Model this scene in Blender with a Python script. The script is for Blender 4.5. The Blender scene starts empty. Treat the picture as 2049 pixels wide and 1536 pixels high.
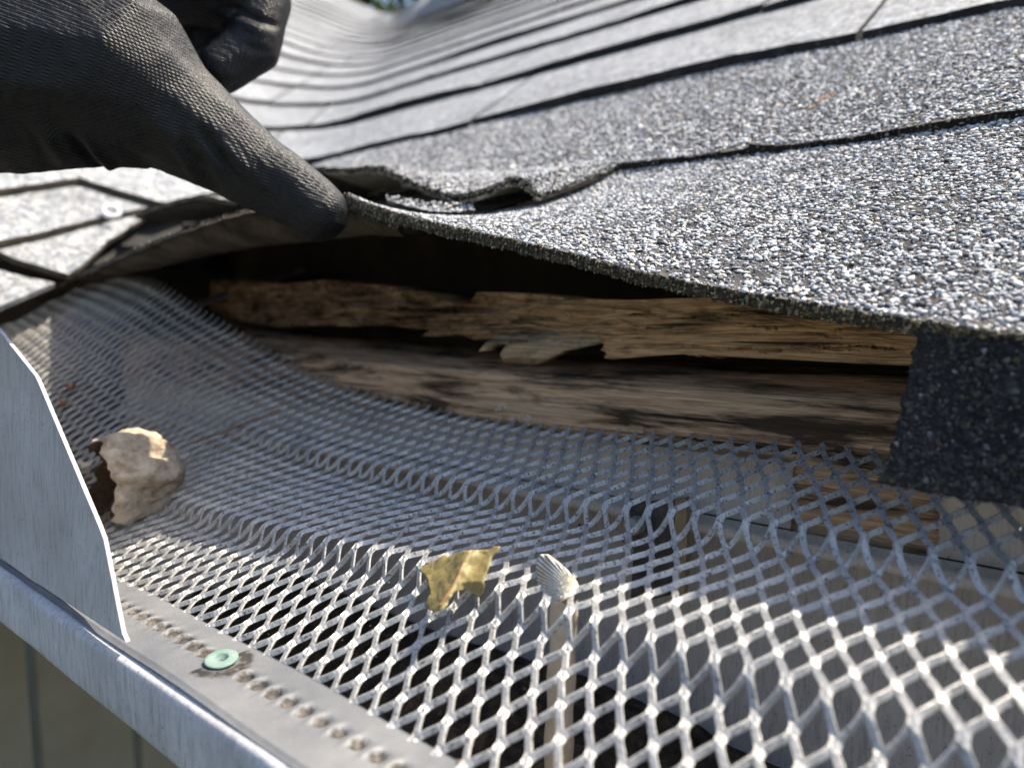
import bpy, bmesh, math, random
import numpy as np
from mathutils import Vector, Matrix, noise
from mathutils.geometry import delaunay_2d_cdt

random.seed(7); rng = np.random.default_rng(7)
scene = bpy.context.scene
C = scene.collection
ZC = 2.60                      # lens height above the ground, metres; the eave lies level with it

# ------------------------------------------------------------------ camera
FPX = 1400.0
_p = math.radians(5.7)
F = np.array([-.627*math.cos(_p), .779*math.cos(_p), -math.sin(_p)]); F /= np.linalg.norm(F)
R = np.array([.779, .627, 0.]); R /= np.linalg.norm(R)
U = np.cross(R, F)
cam = bpy.data.cameras.new('camera'); cam_ob = bpy.data.objects.new('camera', cam); C.objects.link(cam_ob)
cam.sensor_width = 36; cam.lens = 36*FPX/2049; cam.clip_start = .005; cam.clip_end = 500
m = Matrix.Identity(4)
for i in range(3):
    m[i][0], m[i][1], m[i][2] = R[i], U[i], -F[i]
m[2][3] = ZC
cam_ob.matrix_world = m
cam.dof.use_dof = True; cam.dof.focus_distance = .218; cam.dof.aperture_fstop = 9.0; cam.dof.aperture_blades = 0
scene.camera = cam_ob
# ------------------------------------------------------------------ sky and sun
SUN = np.array([.28, .45, .85]); SUN /= np.linalg.norm(SUN)
w = bpy.data.worlds.new('World'); scene.world = w; w.use_nodes = True
nt = w.node_tree; bg = nt.nodes['Background']
sk = nt.nodes.new('ShaderNodeTexSky'); sk.sky_type = 'NISHITA'; sk.sun_disc = False; sk.dust_density = 2.5; sk.air_density = .9
sk.sun_elevation = math.asin(SUN[2]); sk.sun_rotation = math.atan2(SUN[0], SUN[1])
nt.links.new(sk.outputs[0], bg.inputs[0]); bg.inputs[1].default_value = .15
sl = bpy.data.lights.new('sun', 'SUN'); sl.energy = 4.8; sl.angle = math.radians(.53); sl.color = (1, .90, .75)
so = bpy.data.objects.new('sun', sl); C.objects.link(so)
so.rotation_euler = Vector(-SUN).to_track_quat('-Z', 'Y').to_euler(); so.location = (3, 6, 10)
vs = scene.view_settings; vs.view_transform = 'Standard'; vs.look = 'None'; vs.exposure = 1.05; vs.gamma = 1
scene.cycles.max_bounces = 5; scene.cycles.use_adaptive_sampling = True; scene.cycles.adaptive_threshold = .03
scene.cycles.use_denoising = True

# ------------------------------------------------------------------ helpers (millimetres, lens at the origin)
def ray(x, y): return (x-1024.5)*R + (768-y)*U + FPX*F
def atY(x, y, Y): d = ray(x, y); return d*Y/d[1]
def atX(x, y, X): d = ray(x, y); return d*X/d[0]
def atD(x, y, D): return ray(x, y)*(D/FPX)
def onplane(x, y, n, c): d = ray(x, y); return d*c/np.dot(d, n)
def W(p): return np.asarray(p, float)/1000 + np.array([0, 0, ZC])

def new_mesh(name, verts, faces, smooth=False):
    me = bpy.data.meshes.new(name)
    me.from_pydata([tuple(v) for v in verts], [], [tuple(f) for f in faces])
    if smooth: me.polygons.foreach_set('use_smooth', [True]*len(me.polygons))
    me.update(); return me
def link(name, me, mat, parent=None):
    o = bpy.data.objects.new(name, me); C.objects.link(o)
    if mat is not None and me is not None and not me.materials: me.materials.append(mat)
    if parent is not None: o.parent = parent
    return o
def origin_of(parent):
    o = np.zeros(3)
    while parent is not None:
        o = o + np.array(parent.location); parent = parent.parent
    return o
def part(name, verts_mm, faces, mat, parent=None, smooth=False, base=None):
    """one mesh object; verts in mm from the lens; origin = parent's origin, or base (mm), or the lowest point"""
    v = W(verts_mm)
    if parent is not None: org = origin_of(parent)
    else:
        org = W(base) if base is not None else np.array([v[:, 0].mean(), v[:, 1].mean(), v[:, 2].min()])
    me = new_mesh(name, v-org, faces, smooth)
    o = link(name, me, mat, parent)
    if parent is None: o.location = org
    return o
def thing(name, base_mm, label, cat, group=None):
    o = bpy.data.objects.new(name, None); C.objects.link(o); o.empty_display_size = .02
    o.location = W(base_mm); tag(o, label, cat, group); return o
def tag(o, label=None, cat=None, group=None, kind=None):
    if label: o['label'] = label
    if cat: o['category'] = cat
    if group: o['group'] = group
    if kind: o['kind'] = kind
    return o
def fbm(p, o=4): return noise.fractal(Vector(p), 1.0, 2.0, o)
def polyline(pts, t):
    """Catmull-Rom through rows of pts, t in 0..1 (by index length)"""
    P = np.asarray(pts, float); n = len(P)-1; s = min(max(t*n, 0), n-1e-9); i = int(s); a = s-i
    p1, p2 = P[i], P[i+1]; p0 = P[i-1] if i > 0 else 2*p1-p2; p3 = P[i+2] if i+2 <= n else 2*p2-p1
    return .5*((2*p1)+(p2-p0)*a+(2*p0-5*p1+4*p2-p3)*a*a+(3*p1-p0-3*p2+p3)*a**3)
def grid_faces(nu, nv, off=0):
    return [(off+i*nv+j, off+i*nv+j+1, off+(i+1)*nv+j+1, off+(i+1)*nv+j) for i in range(nu-1) for j in range(nv-1)]
def thick_grid(G, thick, flip=False):
    """G (nu,nv,3): closed sheet, thick below the surface"""
    nu, nv = G.shape[:2]
    du = np.gradient(G, axis=0); dv = np.gradient(G, axis=1)
    N = np.cross(du, dv); N /= np.linalg.norm(N, axis=2, keepdims=True)+1e-9
    if N[..., 2].mean() < 0: N = -N
    th = thick if np.ndim(thick) else np.full((nu, nv), thick)
    B = G - N*th[..., None]
    V = np.concatenate([G.reshape(-1, 3), B.reshape(-1, 3)]); n = nu*nv
    fs = grid_faces(nu, nv); fs2 = [tuple(n+i for i in f[::-1]) for f in fs]
    rim = [i*nv for i in range(nu)] + [(nu-1)*nv+j for j in range(1, nv)] + [i*nv+nv-1 for i in range(nu-2, -1, -1)] + [j for j in range(nv-2, 0, -1)]
    k = len(rim); sd = [(rim[i], rim[(i+1) % k], n+rim[(i+1) % k], n+rim[i]) for i in range(k)]
    return V, fs+fs2+[s[::-1] for s in sd], N
def box(a, b):
    x0, y0, z0 = a; x1, y1, z1 = b
    v = [(x0,y0,z0),(x1,y0,z0),(x1,y1,z0),(x0,y1,z0),(x0,y0,z1),(x1,y0,z1),(x1,y1,z1),(x0,y1,z1)]
    f = [(0,3,2,1),(4,5,6,7),(0,1,5,4),(1,2,6,5),(2,3,7,6),(3,0,4,7)]
    return v, f
def fill_outline(outline, step, jitter=.25):
    """triangulate a 2D outline with interior points"""
    P = np.asarray(outline, float)
    dens = []
    for i in range(len(P)):
        a, b = P[i], P[(i+1) % len(P)]; n = max(1, int(np.linalg.norm(b-a)/step))
        for k in range(n): dens.append(a+(b-a)*k/n)
    D = np.array(dens); nb = len(D)
    x0, y0 = D.min(0); x1, y1 = D.max(0)
    gx, gy = np.meshgrid(np.arange(x0, x1, step), np.arange(y0+step/2, y1, step*.87)); gx = gx+step/2*(np.arange(gx.shape[0]) % 2)[:, None]
    Q = np.stack([gx.ravel(), gy.ravel()], 1); Q = Q+(rng.random(Q.shape)-.5)*step*jitter*2
    ins = np.zeros(len(Q), bool); dmin = np.full(len(Q), 1e9)
    for i in range(nb):
        a, b = D[i], D[i-1]
        if a[1] != b[1]:
            c = ((a[1] > Q[:, 1]) != (b[1] > Q[:, 1])) & (Q[:, 0] < (b[0]-a[0])*(Q[:, 1]-a[1])/(b[1]-a[1])+a[0]); ins ^= c
        dmin = np.minimum(dmin, (Q[:, 0]-a[0])**2+(Q[:, 1]-a[1])**2)
    pts = [Vector(d) for d in D]+[Vector(q) for q in Q[ins & (dmin > (step*.45)**2)]]
    vo, eo, fo, *_ = delaunay_2d_cdt(pts, [(i, (i+1) % nb) for i in range(nb)], [], 1, 1e-6)
    return [tuple(v) for v in vo], [tuple(f) for f in fo]
def slab_from_outline(outline, step, fn, back, edge_taper=None):
    """outline -> front sheet at fn(x,y) (mm), closed backwards by the vector back (mm)"""
    pts, fs = fill_outline(outline, step)
    A = np.array([fn(*q) for q in pts]); B = A+np.asarray(back if np.ndim(back) else [0, back, 0], float)
    n = len(A); cnt = {}
    for f in fs:
        for a, b in zip(f, f[1:]+f[:1]): cnt[(a, b)] = 1
    rim = [(a, b) for (a, b) in cnt if (b, a) not in cnt]
    F2 = list(fs)+[tuple(n+i for i in f[::-1]) for f in fs]+[(b, a, n+a, n+b) for a, b in rim]
    me_v = np.concatenate([A, B])
    # make the front face outward
    f = fs[0]; nn = np.cross(A[f[1]]-A[f[0]], A[f[2]]-A[f[0]])
    if np.dot(nn, np.asarray(back if np.ndim(back) else [0, back, 0])) > 0: F2 = [t[::-1] for t in F2]
    return me_v, F2

# ------------------------------------------------------------------ materials
class MT:
    def __init__(s, name, rough=.6, metal=0., spec=.5):
        s.m = bpy.data.materials.new(name); s.m.use_nodes = True; s.t = s.m.node_tree
        s.b = s.t.nodes['Principled BSDF']; s.b.inputs['Roughness'].default_value = rough
        s.b.inputs['Metallic'].default_value = metal; s.b.inputs['Specular IOR Level'].default_value = spec
        s.tc = s.t.nodes.new('ShaderNodeTexCoord').outputs['Object']
    def n(s, kind, **kw):
        nd = s.t.nodes.new('ShaderNode'+kind)
        for k, v in kw.items():
            if hasattr(nd, k): setattr(nd, k, v)
            else: nd.inputs[k.replace('_', ' ')].default_value = v
        return nd
    def l(s, a, b): s.t.links.new(a, b); return s
    def coord(s, scale=(1, 1, 1), rot=(0, 0, 0), rnd=False):
        mp = s.n('Mapping'); mp.inputs['Scale'].default_value = scale; mp.inputs['Rotation'].default_value = rot
        s.l(s.tc, mp.inputs[0])
        if rnd:
            oi = s.n('ObjectInfo'); vm = s.n('VectorMath', operation='SCALE'); vm.inputs[0].default_value = (7, 3, 5)
            s.l(oi.outputs['Random'], vm.inputs['Scale']); s.l(vm.outputs[0], mp.inputs['Location'])
        return mp.outputs[0]
    def noise(s, scale, detail=4, rough=.55, co=None, dist=0.):
        nd = s.n('TexNoise', Scale=scale, Detail=detail, Roughness=rough, Distortion=dist); s.l(co or s.tc, nd.inputs['Vector']); return nd.outputs['Fac']
    def vor(s, scale, co=None, feat='F1'):
        nd = s.n('TexVoronoi', feature=feat, Scale=scale); s.l(co or s.tc, nd.inputs['Vector']); return nd
    def ramp(s, fac, stops, const=False):
        nd = s.n('ValToRGB'); e = nd.color_ramp
        if const: e.interpolation = 'CONSTANT'
        while len(e.elements) < len(stops): e.elements.new(.5)
        for el, (p, c) in zip(e.elements, stops):
            el.position = p; el.color = (c if np.ndim(c) else (c, c, c)) + (1,) if np.ndim(c) else (c, c, c, 1)
        s.l(fac, nd.inputs[0]); return nd.outputs[0]
    def mix(s, fac, a, b, mode='MIX'):
        nd = s.n('Mix', data_type='RGBA', blend_type=mode)
        for v, i in ((fac, 0), (a, 6), (b, 7)):
            if hasattr(v, 'is_linked'): s.l(v, nd.inputs[i])
            elif i == 0: nd.inputs[0].default_value = v
            else: nd.inputs[i].default_value = tuple(v)+(1,)
        return nd.outputs[2]
    def math(s, op, a, b=0.):
        nd = s.n('Math', operation=op)
        for v, i in ((a, 0), (b, 1)):
            if hasattr(v, 'is_linked'): s.l(v, nd.inputs[i])
            else: nd.inputs[i].default_value = v
        return nd.outputs[0]
    def color(s, c):
        if hasattr(c, 'is_linked'): s.l(c, s.b.inputs['Base Color'])
        else: s.b.inputs['Base Color'].default_value = tuple(c)+(1,)
        return s
    def rough(s, v): s.l(v, s.b.inputs['Roughness']); return s
    def bump(s, h, dist, strength=1.):
        b = s.n('Bump', Strength=strength, Distance=dist); s.l(h, b.inputs['Height'])
        prev = s.b.inputs['Normal']
        if prev.is_linked: s.l(prev.links[0].from_socket, b.inputs['Normal'])
        s.l(b.outputs[0], s.b.inputs['Normal']); return s

GRAN = [(0., (.035, .033, .036)), (.14, (.16, .17, .19)), (.3, (.30, .33, .37)), (.52, (.45, .47, .49)), (.72, (.60, .60, .58)), (.88, (.44, .38, .30)), (.94, (.36, .42, .33)), (.96, (.72, .72, .70))]
def mk_shingle():
    a = MT('weathered_shingle_granules', .85, spec=.3)
    co = a.coord(rnd=True)
    v = a.vor(420, co); v2 = a.vor(900, co)
    col = a.ramp(a.math('FRACT', a.math('MULTIPLY', v.outputs['Color'], 1.0)), GRAN, True)
    col2 = a.ramp(v2.outputs['Color'], GRAN, True)
    c = a.mix(.35, col, col2); c = a.mix(1., c, (.66, .66, .66), 'MULTIPLY')
    big = a.mix(1., a.ramp(a.noise(9, 3, .6, co), [(.3, .80), (.7, 1.10)]), a.ramp(a.noise(110, 4, .75, co), [(.32, .55), (.68, 1.4)]), 'MULTIPLY')
    c = a.mix(1., c, big, 'MULTIPLY')
    c = a.mix(a.ramp(a.noise(60, 4, .7, co), [(.62, 0.), (.75, .35)]), c, (.16, .145, .12))
    a.color(c)
    a.bump(v.outputs['Distance'], .0008, -.4); return a.m
def mk_bitumen(name='bitumen_mat', base=(.016, .0145, .014)):
    a = MT(name, .85, spec=.15)
    n1 = a.noise(1400, 3); n2 = a.noise(90, 4)
    c = a.mix(a.ramp(n2, [(.45, 0.), (.75, 1.)]), base, tuple(x*2.4 for x in base))
    sp = a.vor(900)
    c = a.mix(a.ramp(sp.outputs['Color'], [(.86, 0.), (.9, .6)]), c, (.13, .12, .09))
    a.color(c); a.bump(n1, .0010, .9); return a.m
def mk_attr(name, rough=.75, spec=.35):
    a = MT(name, rough, spec=spec)
    at = a.n('Attribute', attribute_name='col'); nz = a.noise(2500, 3)
    a.color(a.mix(1., at.outputs['Color'], a.ramp(nz, [(.3, .75), (.7, 1.15)]), 'MULTIPLY'))
    a.bump(nz, .0003, .5); return a.m
def mk_underside():
    a = MT('shingle_backing', .9, spec=.2)
    n = a.noise(60, 5, .6); c = a.mix(a.ramp(n, [(.35, 0.), (.7, 1.)]), (.035, .029, .021), (.13, .108, .078))
    c = a.mix(a.ramp(a.noise(900, 3), [(.5, 0.), (.7, .6)]), c, (.03, .027, .022))
    a.color(c); a.bump(a.noise(800, 4), .0006, .7); return a.m
def mk_zinc():
    a = MT('galvanised_steel', .42, .42, .5)
    n = a.noise(55, 4, .6); c = a.ramp(n, [(.3, (.31, .315, .32)), (.5, (.41, .405, .39)), (.72, (.50, .485, .45))])
    sp = a.noise(1000, 3, .65); c = a.mix(a.ramp(sp, [(.56, 0.), (.64, .85)]), c, (.045, .042, .045))
    sp2 = a.noise(420, 5, .7); c = a.mix(a.ramp(sp2, [(.62, 0.), (.74, .6)]), c, (.10, .09, .085))
    a.color(c); a.rough(a.ramp(a.noise(700, 3), [(.3, .33), (.7, .62)])); a.bump(a.noise(1500, 3), .00018, .6); return a.m
def mk_strip():
    a = MT('weathered_zinc_strip', .6, .25, .4)
    n = a.noise(38, 6, .65); c = a.ramp(n, [(.25, (.115, .122, .132)), (.5, (.165, .171, .178)), (.75, (.225, .226, .224))])
    sp = a.noise(1300, 3, .7); c = a.mix(a.ramp(sp, [(.63, 0.), (.72, .7)]), c, (.10, .095, .085))
    at = a.n('Attribute', attribute_name='col')
    dn = a.noise(650, 4, .7); dirt = a.ramp(a.math('MULTIPLY', at.outputs['Fac'], a.ramp(dn, [(.25, .35), (.6, 1.3)])), [(.25, 0.), (.6, .9)])
    c = a.mix(dirt, c, a.ramp(a.noise(500, 4, .7), [(.35, (.008, .0065, .005)), (.55, (.035, .026, .017)), (.72, (.13, .10, .065))]))
    a.color(c); a.bump(a.noise(1200, 4), .0003, .5); return a.m
def mk_paint(name, col, dark, amt=.5, rough=.75, bumpd=.0003, metal=0.):
    a = MT(name, rough, metal, .22)
    n = a.noise(25, 6, .65); st = a.noise(1., 6, .7, a.coord((900, 900, 90)))
    c = a.mix(a.ramp(n, [(.35, 0.), (.72, amt)]), col, dark)
    c = a.mix(a.ramp(st, [(.48, 0.), (.68, amt)]), c, tuple(x*.6 for x in dark))
    c = a.mix(a.ramp(a.noise(800, 3, .6), [(.64, 0.), (.7, .6)]), c, (.06, .055, .05))
    a.color(c); a.bump(a.noise(500, 4), bumpd, .5); return a.m
def mk_wood(name, light, mid, dark, rot=.4, gscale=1., decay=None):
    a = MT(name, .85, spec=.25)
    g = a.noise(1., 5, .62, a.coord((9*gscale, 60, 520*gscale)), .3)
    fine = a.noise(1., 4, .7, a.coord((35, 300, 2400)), .15)
    c = a.ramp(g, [(.25, mid), (.45, light), (.62, tuple(.5*(x+y) for x, y in zip(light, mid))), (.8, mid)])
    c = a.mix(a.ramp(fine, [(.36, .8), (.56, 0.)]), c, tuple(x*.7 for x in mid))
    r = a.noise(1., 5, .68, a.coord((16, 30, 110)), .35)
    c = a.mix(a.ramp(r, [(.56-rot*.25, 0.), (.68-rot*.2, .93)]), c, dark)
    if decay:
        sx = a.n('SeparateXYZ'); a.l(a.tc, sx.inputs[0]); mr = a.n('MapRange'); mr.inputs['From Min'].default_value = decay[0]; mr.inputs['From Max'].default_value = decay[1]; a.l(sx.outputs['X'], mr.inputs['Value'])
        dn = a.noise(1., 5, .65, a.coord((30, 40, 160)), .7)
        c = a.mix(a.math('MULTIPLY', mr.outputs[0], a.ramp(dn, [(.3, .35), (.62, 1.)])), c, a.ramp(a.noise(1., 4, .7, a.coord((40, 80, 700))), [(.36, (.030, .017, .010)), (.52, (.12, .062, .030)), (.66, (.27, .16, .085))]))
    crack = a.noise(1., 2, .5, a.coord((9, 40, 330)), .25)
    c = a.mix(a.ramp(crack, [(.30, .9), (.345, 0.)]), c, (.012, .009, .007))
    a.color(c); a.bump(g, .0016, .8); a.bump(fine, .0006, .9); a.bump(a.ramp(crack, [(.30, 0.), (.36, 1.)]), .0012, .8); return a.m
def mk_glove():
    a = MT('black_coated_knit', .44, spec=.26)
    # rows of knitted stitches: columns of short slanted loops
    sx = a.n('SeparateXYZ'); a.l(a.coord((1, 1, 1), (math.radians(8), math.radians(-14), math.radians(38))), sx.inputs[0])
    P = 2*math.pi/.0009; Q = 2*math.pi/.0012
    row = a.math('SINE', a.math('ADD', a.math('MULTIPLY', sx.outputs['X'], P), a.math('MULTIPLY', a.math('SINE', a.math('MULTIPLY', sx.outputs['Z'], Q)), .9)))
    loop = a.math('SINE', a.math('MULTIPLY', sx.outputs['Z'], Q*1.0))
    h = a.math('ADD', a.math('MULTIPLY', row, .7), a.math('MULTIPLY', loop, .5))
    wr = a.noise(1., 4, .6, a.coord((70, 70, 70)))
    msk = a.ramp(a.noise(26, 2), [(.3, .45), (.5, 1.)])
    a.color(a.mix(a.ramp(a.noise(300, 4, .7), [(.4, 0.), (.75, 1.)]), (.0052, .0056, .0068), (.0125, .0132, .0155)))
    a.rough(a.ramp(a.noise(900, 3), [(.3, .36), (.7, .6)]))
    a.bump(wr, .004, .35); a.bump(a.noise(1500, 2), .00025, .6)
    a.bump(a.math('MULTIPLY', h, msk), .00017, .65); return a.m
def mk_plain(name, cols, scale=60, rough=.8, bumpd=.0005, bs=600, metal=0.):
    a = MT(name, rough, metal, .3)
    k = len(cols); a.color(a.ramp(a.noise(scale, 5, .65), [(.3+.4*i/(max(k-1, 1)), c) for i, c in enumerate(cols)]))
    a.bump(a.noise(bs, 4), bumpd, .6); return a.m

M = dict(
    shingle=mk_shingle(), bitumen=mk_bitumen(), granule=mk_attr('loose_mineral_granules'), granbase=mk_bitumen('granule_bed', (.055, .052, .052)), backing=mk_underside(),
    zinc=mk_zinc(), strip=mk_strip(),
    lip=mk_paint('white_gutter_paint', (.55, .55, .57), (.27, .265, .255), .65),
    plate=mk_paint('dirty_metal_plate', (.52, .515, .525), (.27, .265, .25), .55, .6),
    cream=mk_paint('cream_gutter_paint', (.52, .47, .40), (.34, .31, .26), .4),
    inner=mk_paint('grey_gutter_inside', (.46, .43, .39), (.28, .26, .225), .5),
    plank=mk_wood('rotten_plank_wood', (.80, .53, .29), (.34, .185, .085), (.05, .028, .015), .17, 1., (.02, -.11)),
    fascia=mk_wood('old_board_wood', (.68, .47, .30), (.30, .18, .10), (.024, .015, .010), .36, .8),
    darkwood=mk_plain('gap_shade_wood', [(.03, .022, .016), (.08, .06, .042)], 30),  # near-black wood tone, stands in for shade in gaps under the eave
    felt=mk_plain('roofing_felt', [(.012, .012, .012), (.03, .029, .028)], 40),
    glove=mk_glove(), tanback=mk_plain('tan_torn_mat', [(.10, .085, .06), (.30, .26, .19)], 120, .9, .0006, 800), greywood=mk_wood('grey_splinter_wood', (.64, .48, .32), (.32, .215, .13), (.06, .045, .035), .14),
    rivet=mk_plain('oxidised_green_metal', [(.12, .185, .155), (.17, .25, .21), (.23, .305, .265)], 220, .6, .0003, 900, 0.),
    wallp=mk_plain('olive_wall_boards', [(.30, .265, .205), (.38, .34, .27)], 12, .8),
    ground=mk_plain('bare_lawn_ground', [(.05, .07, .03), (.10, .09, .06)], 2, .95, .01, 30),
    debris=mk_plain('wet_leaf_debris', [(.012, .010, .008), (.05, .036, .024), (.11, .08, .05)], 160, .9, .002, 300),
    bracket=mk_plain('dark_steel_bracket', [(.03, .03, .032), (.11, .105, .10)], 120, .5, .0003, 700, .6),
    brass=mk_plain('tan_bracket_edge', [(.20, .15, .09), (.32, .25, .16)], 120, .5, .0003, 700, .3),
    ivory=mk_plain('pale_mushroom_flesh', [(.50, .43, .33), (.68, .62, .52), (.62, .50, .34)], 160, .75, .0004, 500),
    bark=mk_plain('tree_bark', [(.04, .03, .02), (.1, .08, .06)], 10, .9, .01, 20),
    green=mk_plain('tree_leaves', [(.03, .07, .015), (.08, .14, .03)], 3, .6, .001, 30),
    cotton=mk_plain('white_lint', [(.6, .6, .58), (.75, .75, .74)], 300, .9),
    rust=mk_plain('rusty_brown_leaf', [(.14, .05, .015), (.30, .12, .035), (.22, .14, .08)], 250, .8),
)
# ------------------------------------------------------------------ ground, wall below
T32 = math.tan(math.radians(32)); C32 = math.cos(math.radians(32)); S32 = math.sin(math.radians(32))
def zr(y): return -4+(y-190)*T32                # tops of the shingle butts, main slope (rises with y)
def zl(x): return 22+(-555-x)*T32               # the same on the slope across the valley (rises with -x)
v, f = box((-60000, -60000, -2700), (60000, 60000, -2600))
tag(part('ground', np.array(v), f, M['ground'], base=(0, 0, -2600)), kind='structure')

def board_wall(base, along, n, wid, height, label):
    t = thing('house_wall', base, label, 'wall')
    a = np.array(along, float); nrm = np.cross(a, (0, 0, 1))
    me = None
    for i in range(n):
        o0 = a*i*wid
        if me is None:
            vv = []
            for (s_, d_) in ((2, 0), (wid-9, 0), (wid-9, 12), (wid-4, 20), (2, 20)):
                for z_ in (0, height): vv.append(a*s_-nrm*d_+np.array([0, 0, z_]))
            ff = [(2*k, 2*((k+1) % 5), 2*((k+1) % 5)+1, 2*k+1) for k in range(5)]+[(0, 8, 6, 4, 2), (1, 3, 5, 7, 9)]
            me = new_mesh('board', np.array(vv)/1000, ff); me.materials.append(M['wallp'])
        o = link('board', me, None, t); o.location = o0/1000
    return t
board_wall((-1000, -2600, -2600), (0, 1, 0), 26, 120, 2440, 'olive vertical board wall below the splash guard plate')
board_wall((-1000, 600, -2600), (1, 0, 0), 20, 120, 2440, 'olive vertical board wall under the main eave behind the gutter')

# ------------------------------------------------------------------ eave timber
blk_v, blk_f = box((-700, 345, -140), (620, 372, 60))  # unseen board added, in near-black, to keep the gap under the shingles dark
tag(part('added_gap_block', np.array(blk_v), blk_f, M['darkwood']), 'added dark board closing off the black gap under the lifted shingles', 'board')
sv, sf = box((-1000, 262, -170), (1400, 598, -152))
tag(part('soffit', np.array(sv), sf, M['wallp']), kind='structure')

def wn(x, z, a=1.): return fbm((x*.012, z*.42, a), 4)
def plank_fn(px, py):
    p = atY(px, py, 242)
    rot = min(max((1250-px)/260, 0), 1); far = max(0, (800-px)/380)
    fibres = wn(p[0]*(1+rot), p[2]*(1+.3*rot), 2.2)
    swirl = fbm((p[0]*.05, p[2]*.16, 5.), 4); strand = abs(math.sin(p[2]*1.9+3*fbm((p[0]*.025, p[2]*.1, 3.), 3)))
    d = -fibres*(1.3+2.4*rot)+rot*(9+8*swirl)+rot*2.4*strand+.7*fbm((p[0]*.03, p[2]*1.6, 9.), 3)+34*far**1.5
    for (x0, x1, yc, sl) in CHECKS:
        if x0 < px < x1:
            e = min(px-x0, x1-px)/60; yy = yc+(px-x0)*sl+2*math.sin(px*.05)
            if abs(py-yy) < 2.4: d += 4.5*min(1, e)
    return atY(px, py, 242+d)
CHECKS = ((1330, 1500, 636, -.03), (1570, 1825, 690, .03), (1420, 1650, 697, .02), (1590, 1700, 667, .02), (1340, 1460, 693, .01), (1250, 1400, 655, .02), (1480, 1620, 650, .02), (1240, 1330, 628, .0), (1650, 1800, 655, .03))
plank = thing('roof_deck_plank', (-150, 242, -24), 'splintered rotten tan plank under the lifted shingle edge, upper of the two boards', 'plank')
out = [(420, 560), (560, 566), (650, 560), (780, 573), (850, 586), (935, 612), (955, 584), (1045, 586), (1130, 596), (1250, 600), (1370, 596), (1500, 590), (1830, 618), (2110, 648),
       (2110, 748), (1815, 731), (1700, 726), (1569, 719), (1450, 713), (1370, 708), (1290, 713), (1225, 719), (1208, 716), (1214, 706), (1202, 700), (1209, 690), (1202, 684), (1130, 690), (1060, 683), (1000, 672), (949, 679), (915, 666), (880, 672), (840, 673),
       (862, 660), (800, 655), (760, 648), (700, 654), (650, 649), (560, 655), (480, 640), (420, 620)]
vv, ff = slab_from_outline(out, 4.5, plank_fn, 34)
part('board', vv, ff, M['plank'], plank, True)
def spl_fn(px, py):
    p = atY(px, py, 235); k = (px-1080)/120
    return atY(px, py, 235+.009*(py-694)**2+2.2*abs(math.sin(p[2]*1.3+.08*p[0]))+3*wn(p[0]*1.5, p[2], 7.)+2*k)
out = [(957, 703), (972, 684), (990, 674), (1025, 665), (1080, 661), (1150, 663), (1212, 656), (1222, 672), (1180, 690), (1125, 702), (1083, 726), (1042, 734), (1008, 727), (1000, 708), (1012, 690), (988, 688), (970, 701)]
vv, ff = slab_from_outline(out, 5, spl_fn, 7)
tag(part('splinter', vv, ff, M['greywood'], plank, True), 'bent grey splinter hanging off the plank')
for (x0, y0, x1, y1, wd) in ((870, 640, 1010, 622, 7), (880, 655, 1060, 640, 6), (700, 610, 880, 618, 7), (1010, 640, 1180, 650, 6), (730, 632, 850, 640, 6), (1120, 612, 1300, 622, 6), (950, 660, 1090, 668, 4)):
    ol = []; n_ = 9
    for i in range(n_+1): t_ = i/n_; ol.append((x0+(x1-x0)*t_, y0+(y1-y0)*t_-wd*max(0, math.sin(math.pi*min(1, t_*1.3+.08)))**.6*(.6+.5*random.random())))
    for i in range(n_, -1, -1): t_ = i/n_; ol.append((x0+(x1-x0)*t_+1, y0+(y1-y0)*t_+wd*.8*(.5+.5*random.random())))
    vv, ff = slab_from_outline(ol, 5, lambda a, b: plank_fn(a, b)-np.array([0, 3.0+1.2*math.sin(a*.03), 0]), 6)
    part('splinter', vv, ff, M['plank'], plank, True)

# torn fibres standing off the rotten face
vv, ff = [], []
for k_ in range(420):
    px = random.choice((random.uniform(520, 1240), random.uniform(820, 1240), random.uniform(1200, 1800))); lo = np.interp(px, [480, 650, 850, 1000, 1205, 1240, 1800], [640, 648, 660, 676, 684, 712, 728]); py = random.uniform(np.interp(px, [520, 935, 1250, 1800], [568, 612, 604, 628]), lo-3)
    L_ = random.uniform(12, 80)*(1 if px < 1240 else 1.3); sl = random.gauss(.04, .10); wd = random.uniform(.18, .7) if px < 1240 else random.uniform(.1, .3); a = len(vv); n_ = 6; off_ = random.uniform(.4, 3.0 if px < 1240 else .7)
    for i in range(n_+1):
        t_ = i/n_; q = plank_fn(px+L_*t_, min(py+sl*L_*t_+2*math.sin(t_*4+k_), lo))+np.array([0, -off_*math.sin(math.pi*t_)**.7 if 0 < t_ < 1 else 0, 0]); r_ = wd*(1-.8*abs(t_-.4))
        vv += [q+np.array([0, -r_*.5, 0]), q+np.array([0, 0, r_]), q+np.array([0, 0, -r_])]
    for i in range(n_):
        c_ = a+3*i
        for q in range(3): ff.append((c_+q, c_+(q+1) % 3, c_+3+(q+1) % 3, c_+3+q))
part('wood_fibres', np.array(vv), ff, M['plank'], plank)['kind'] = 'stuff'

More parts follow.
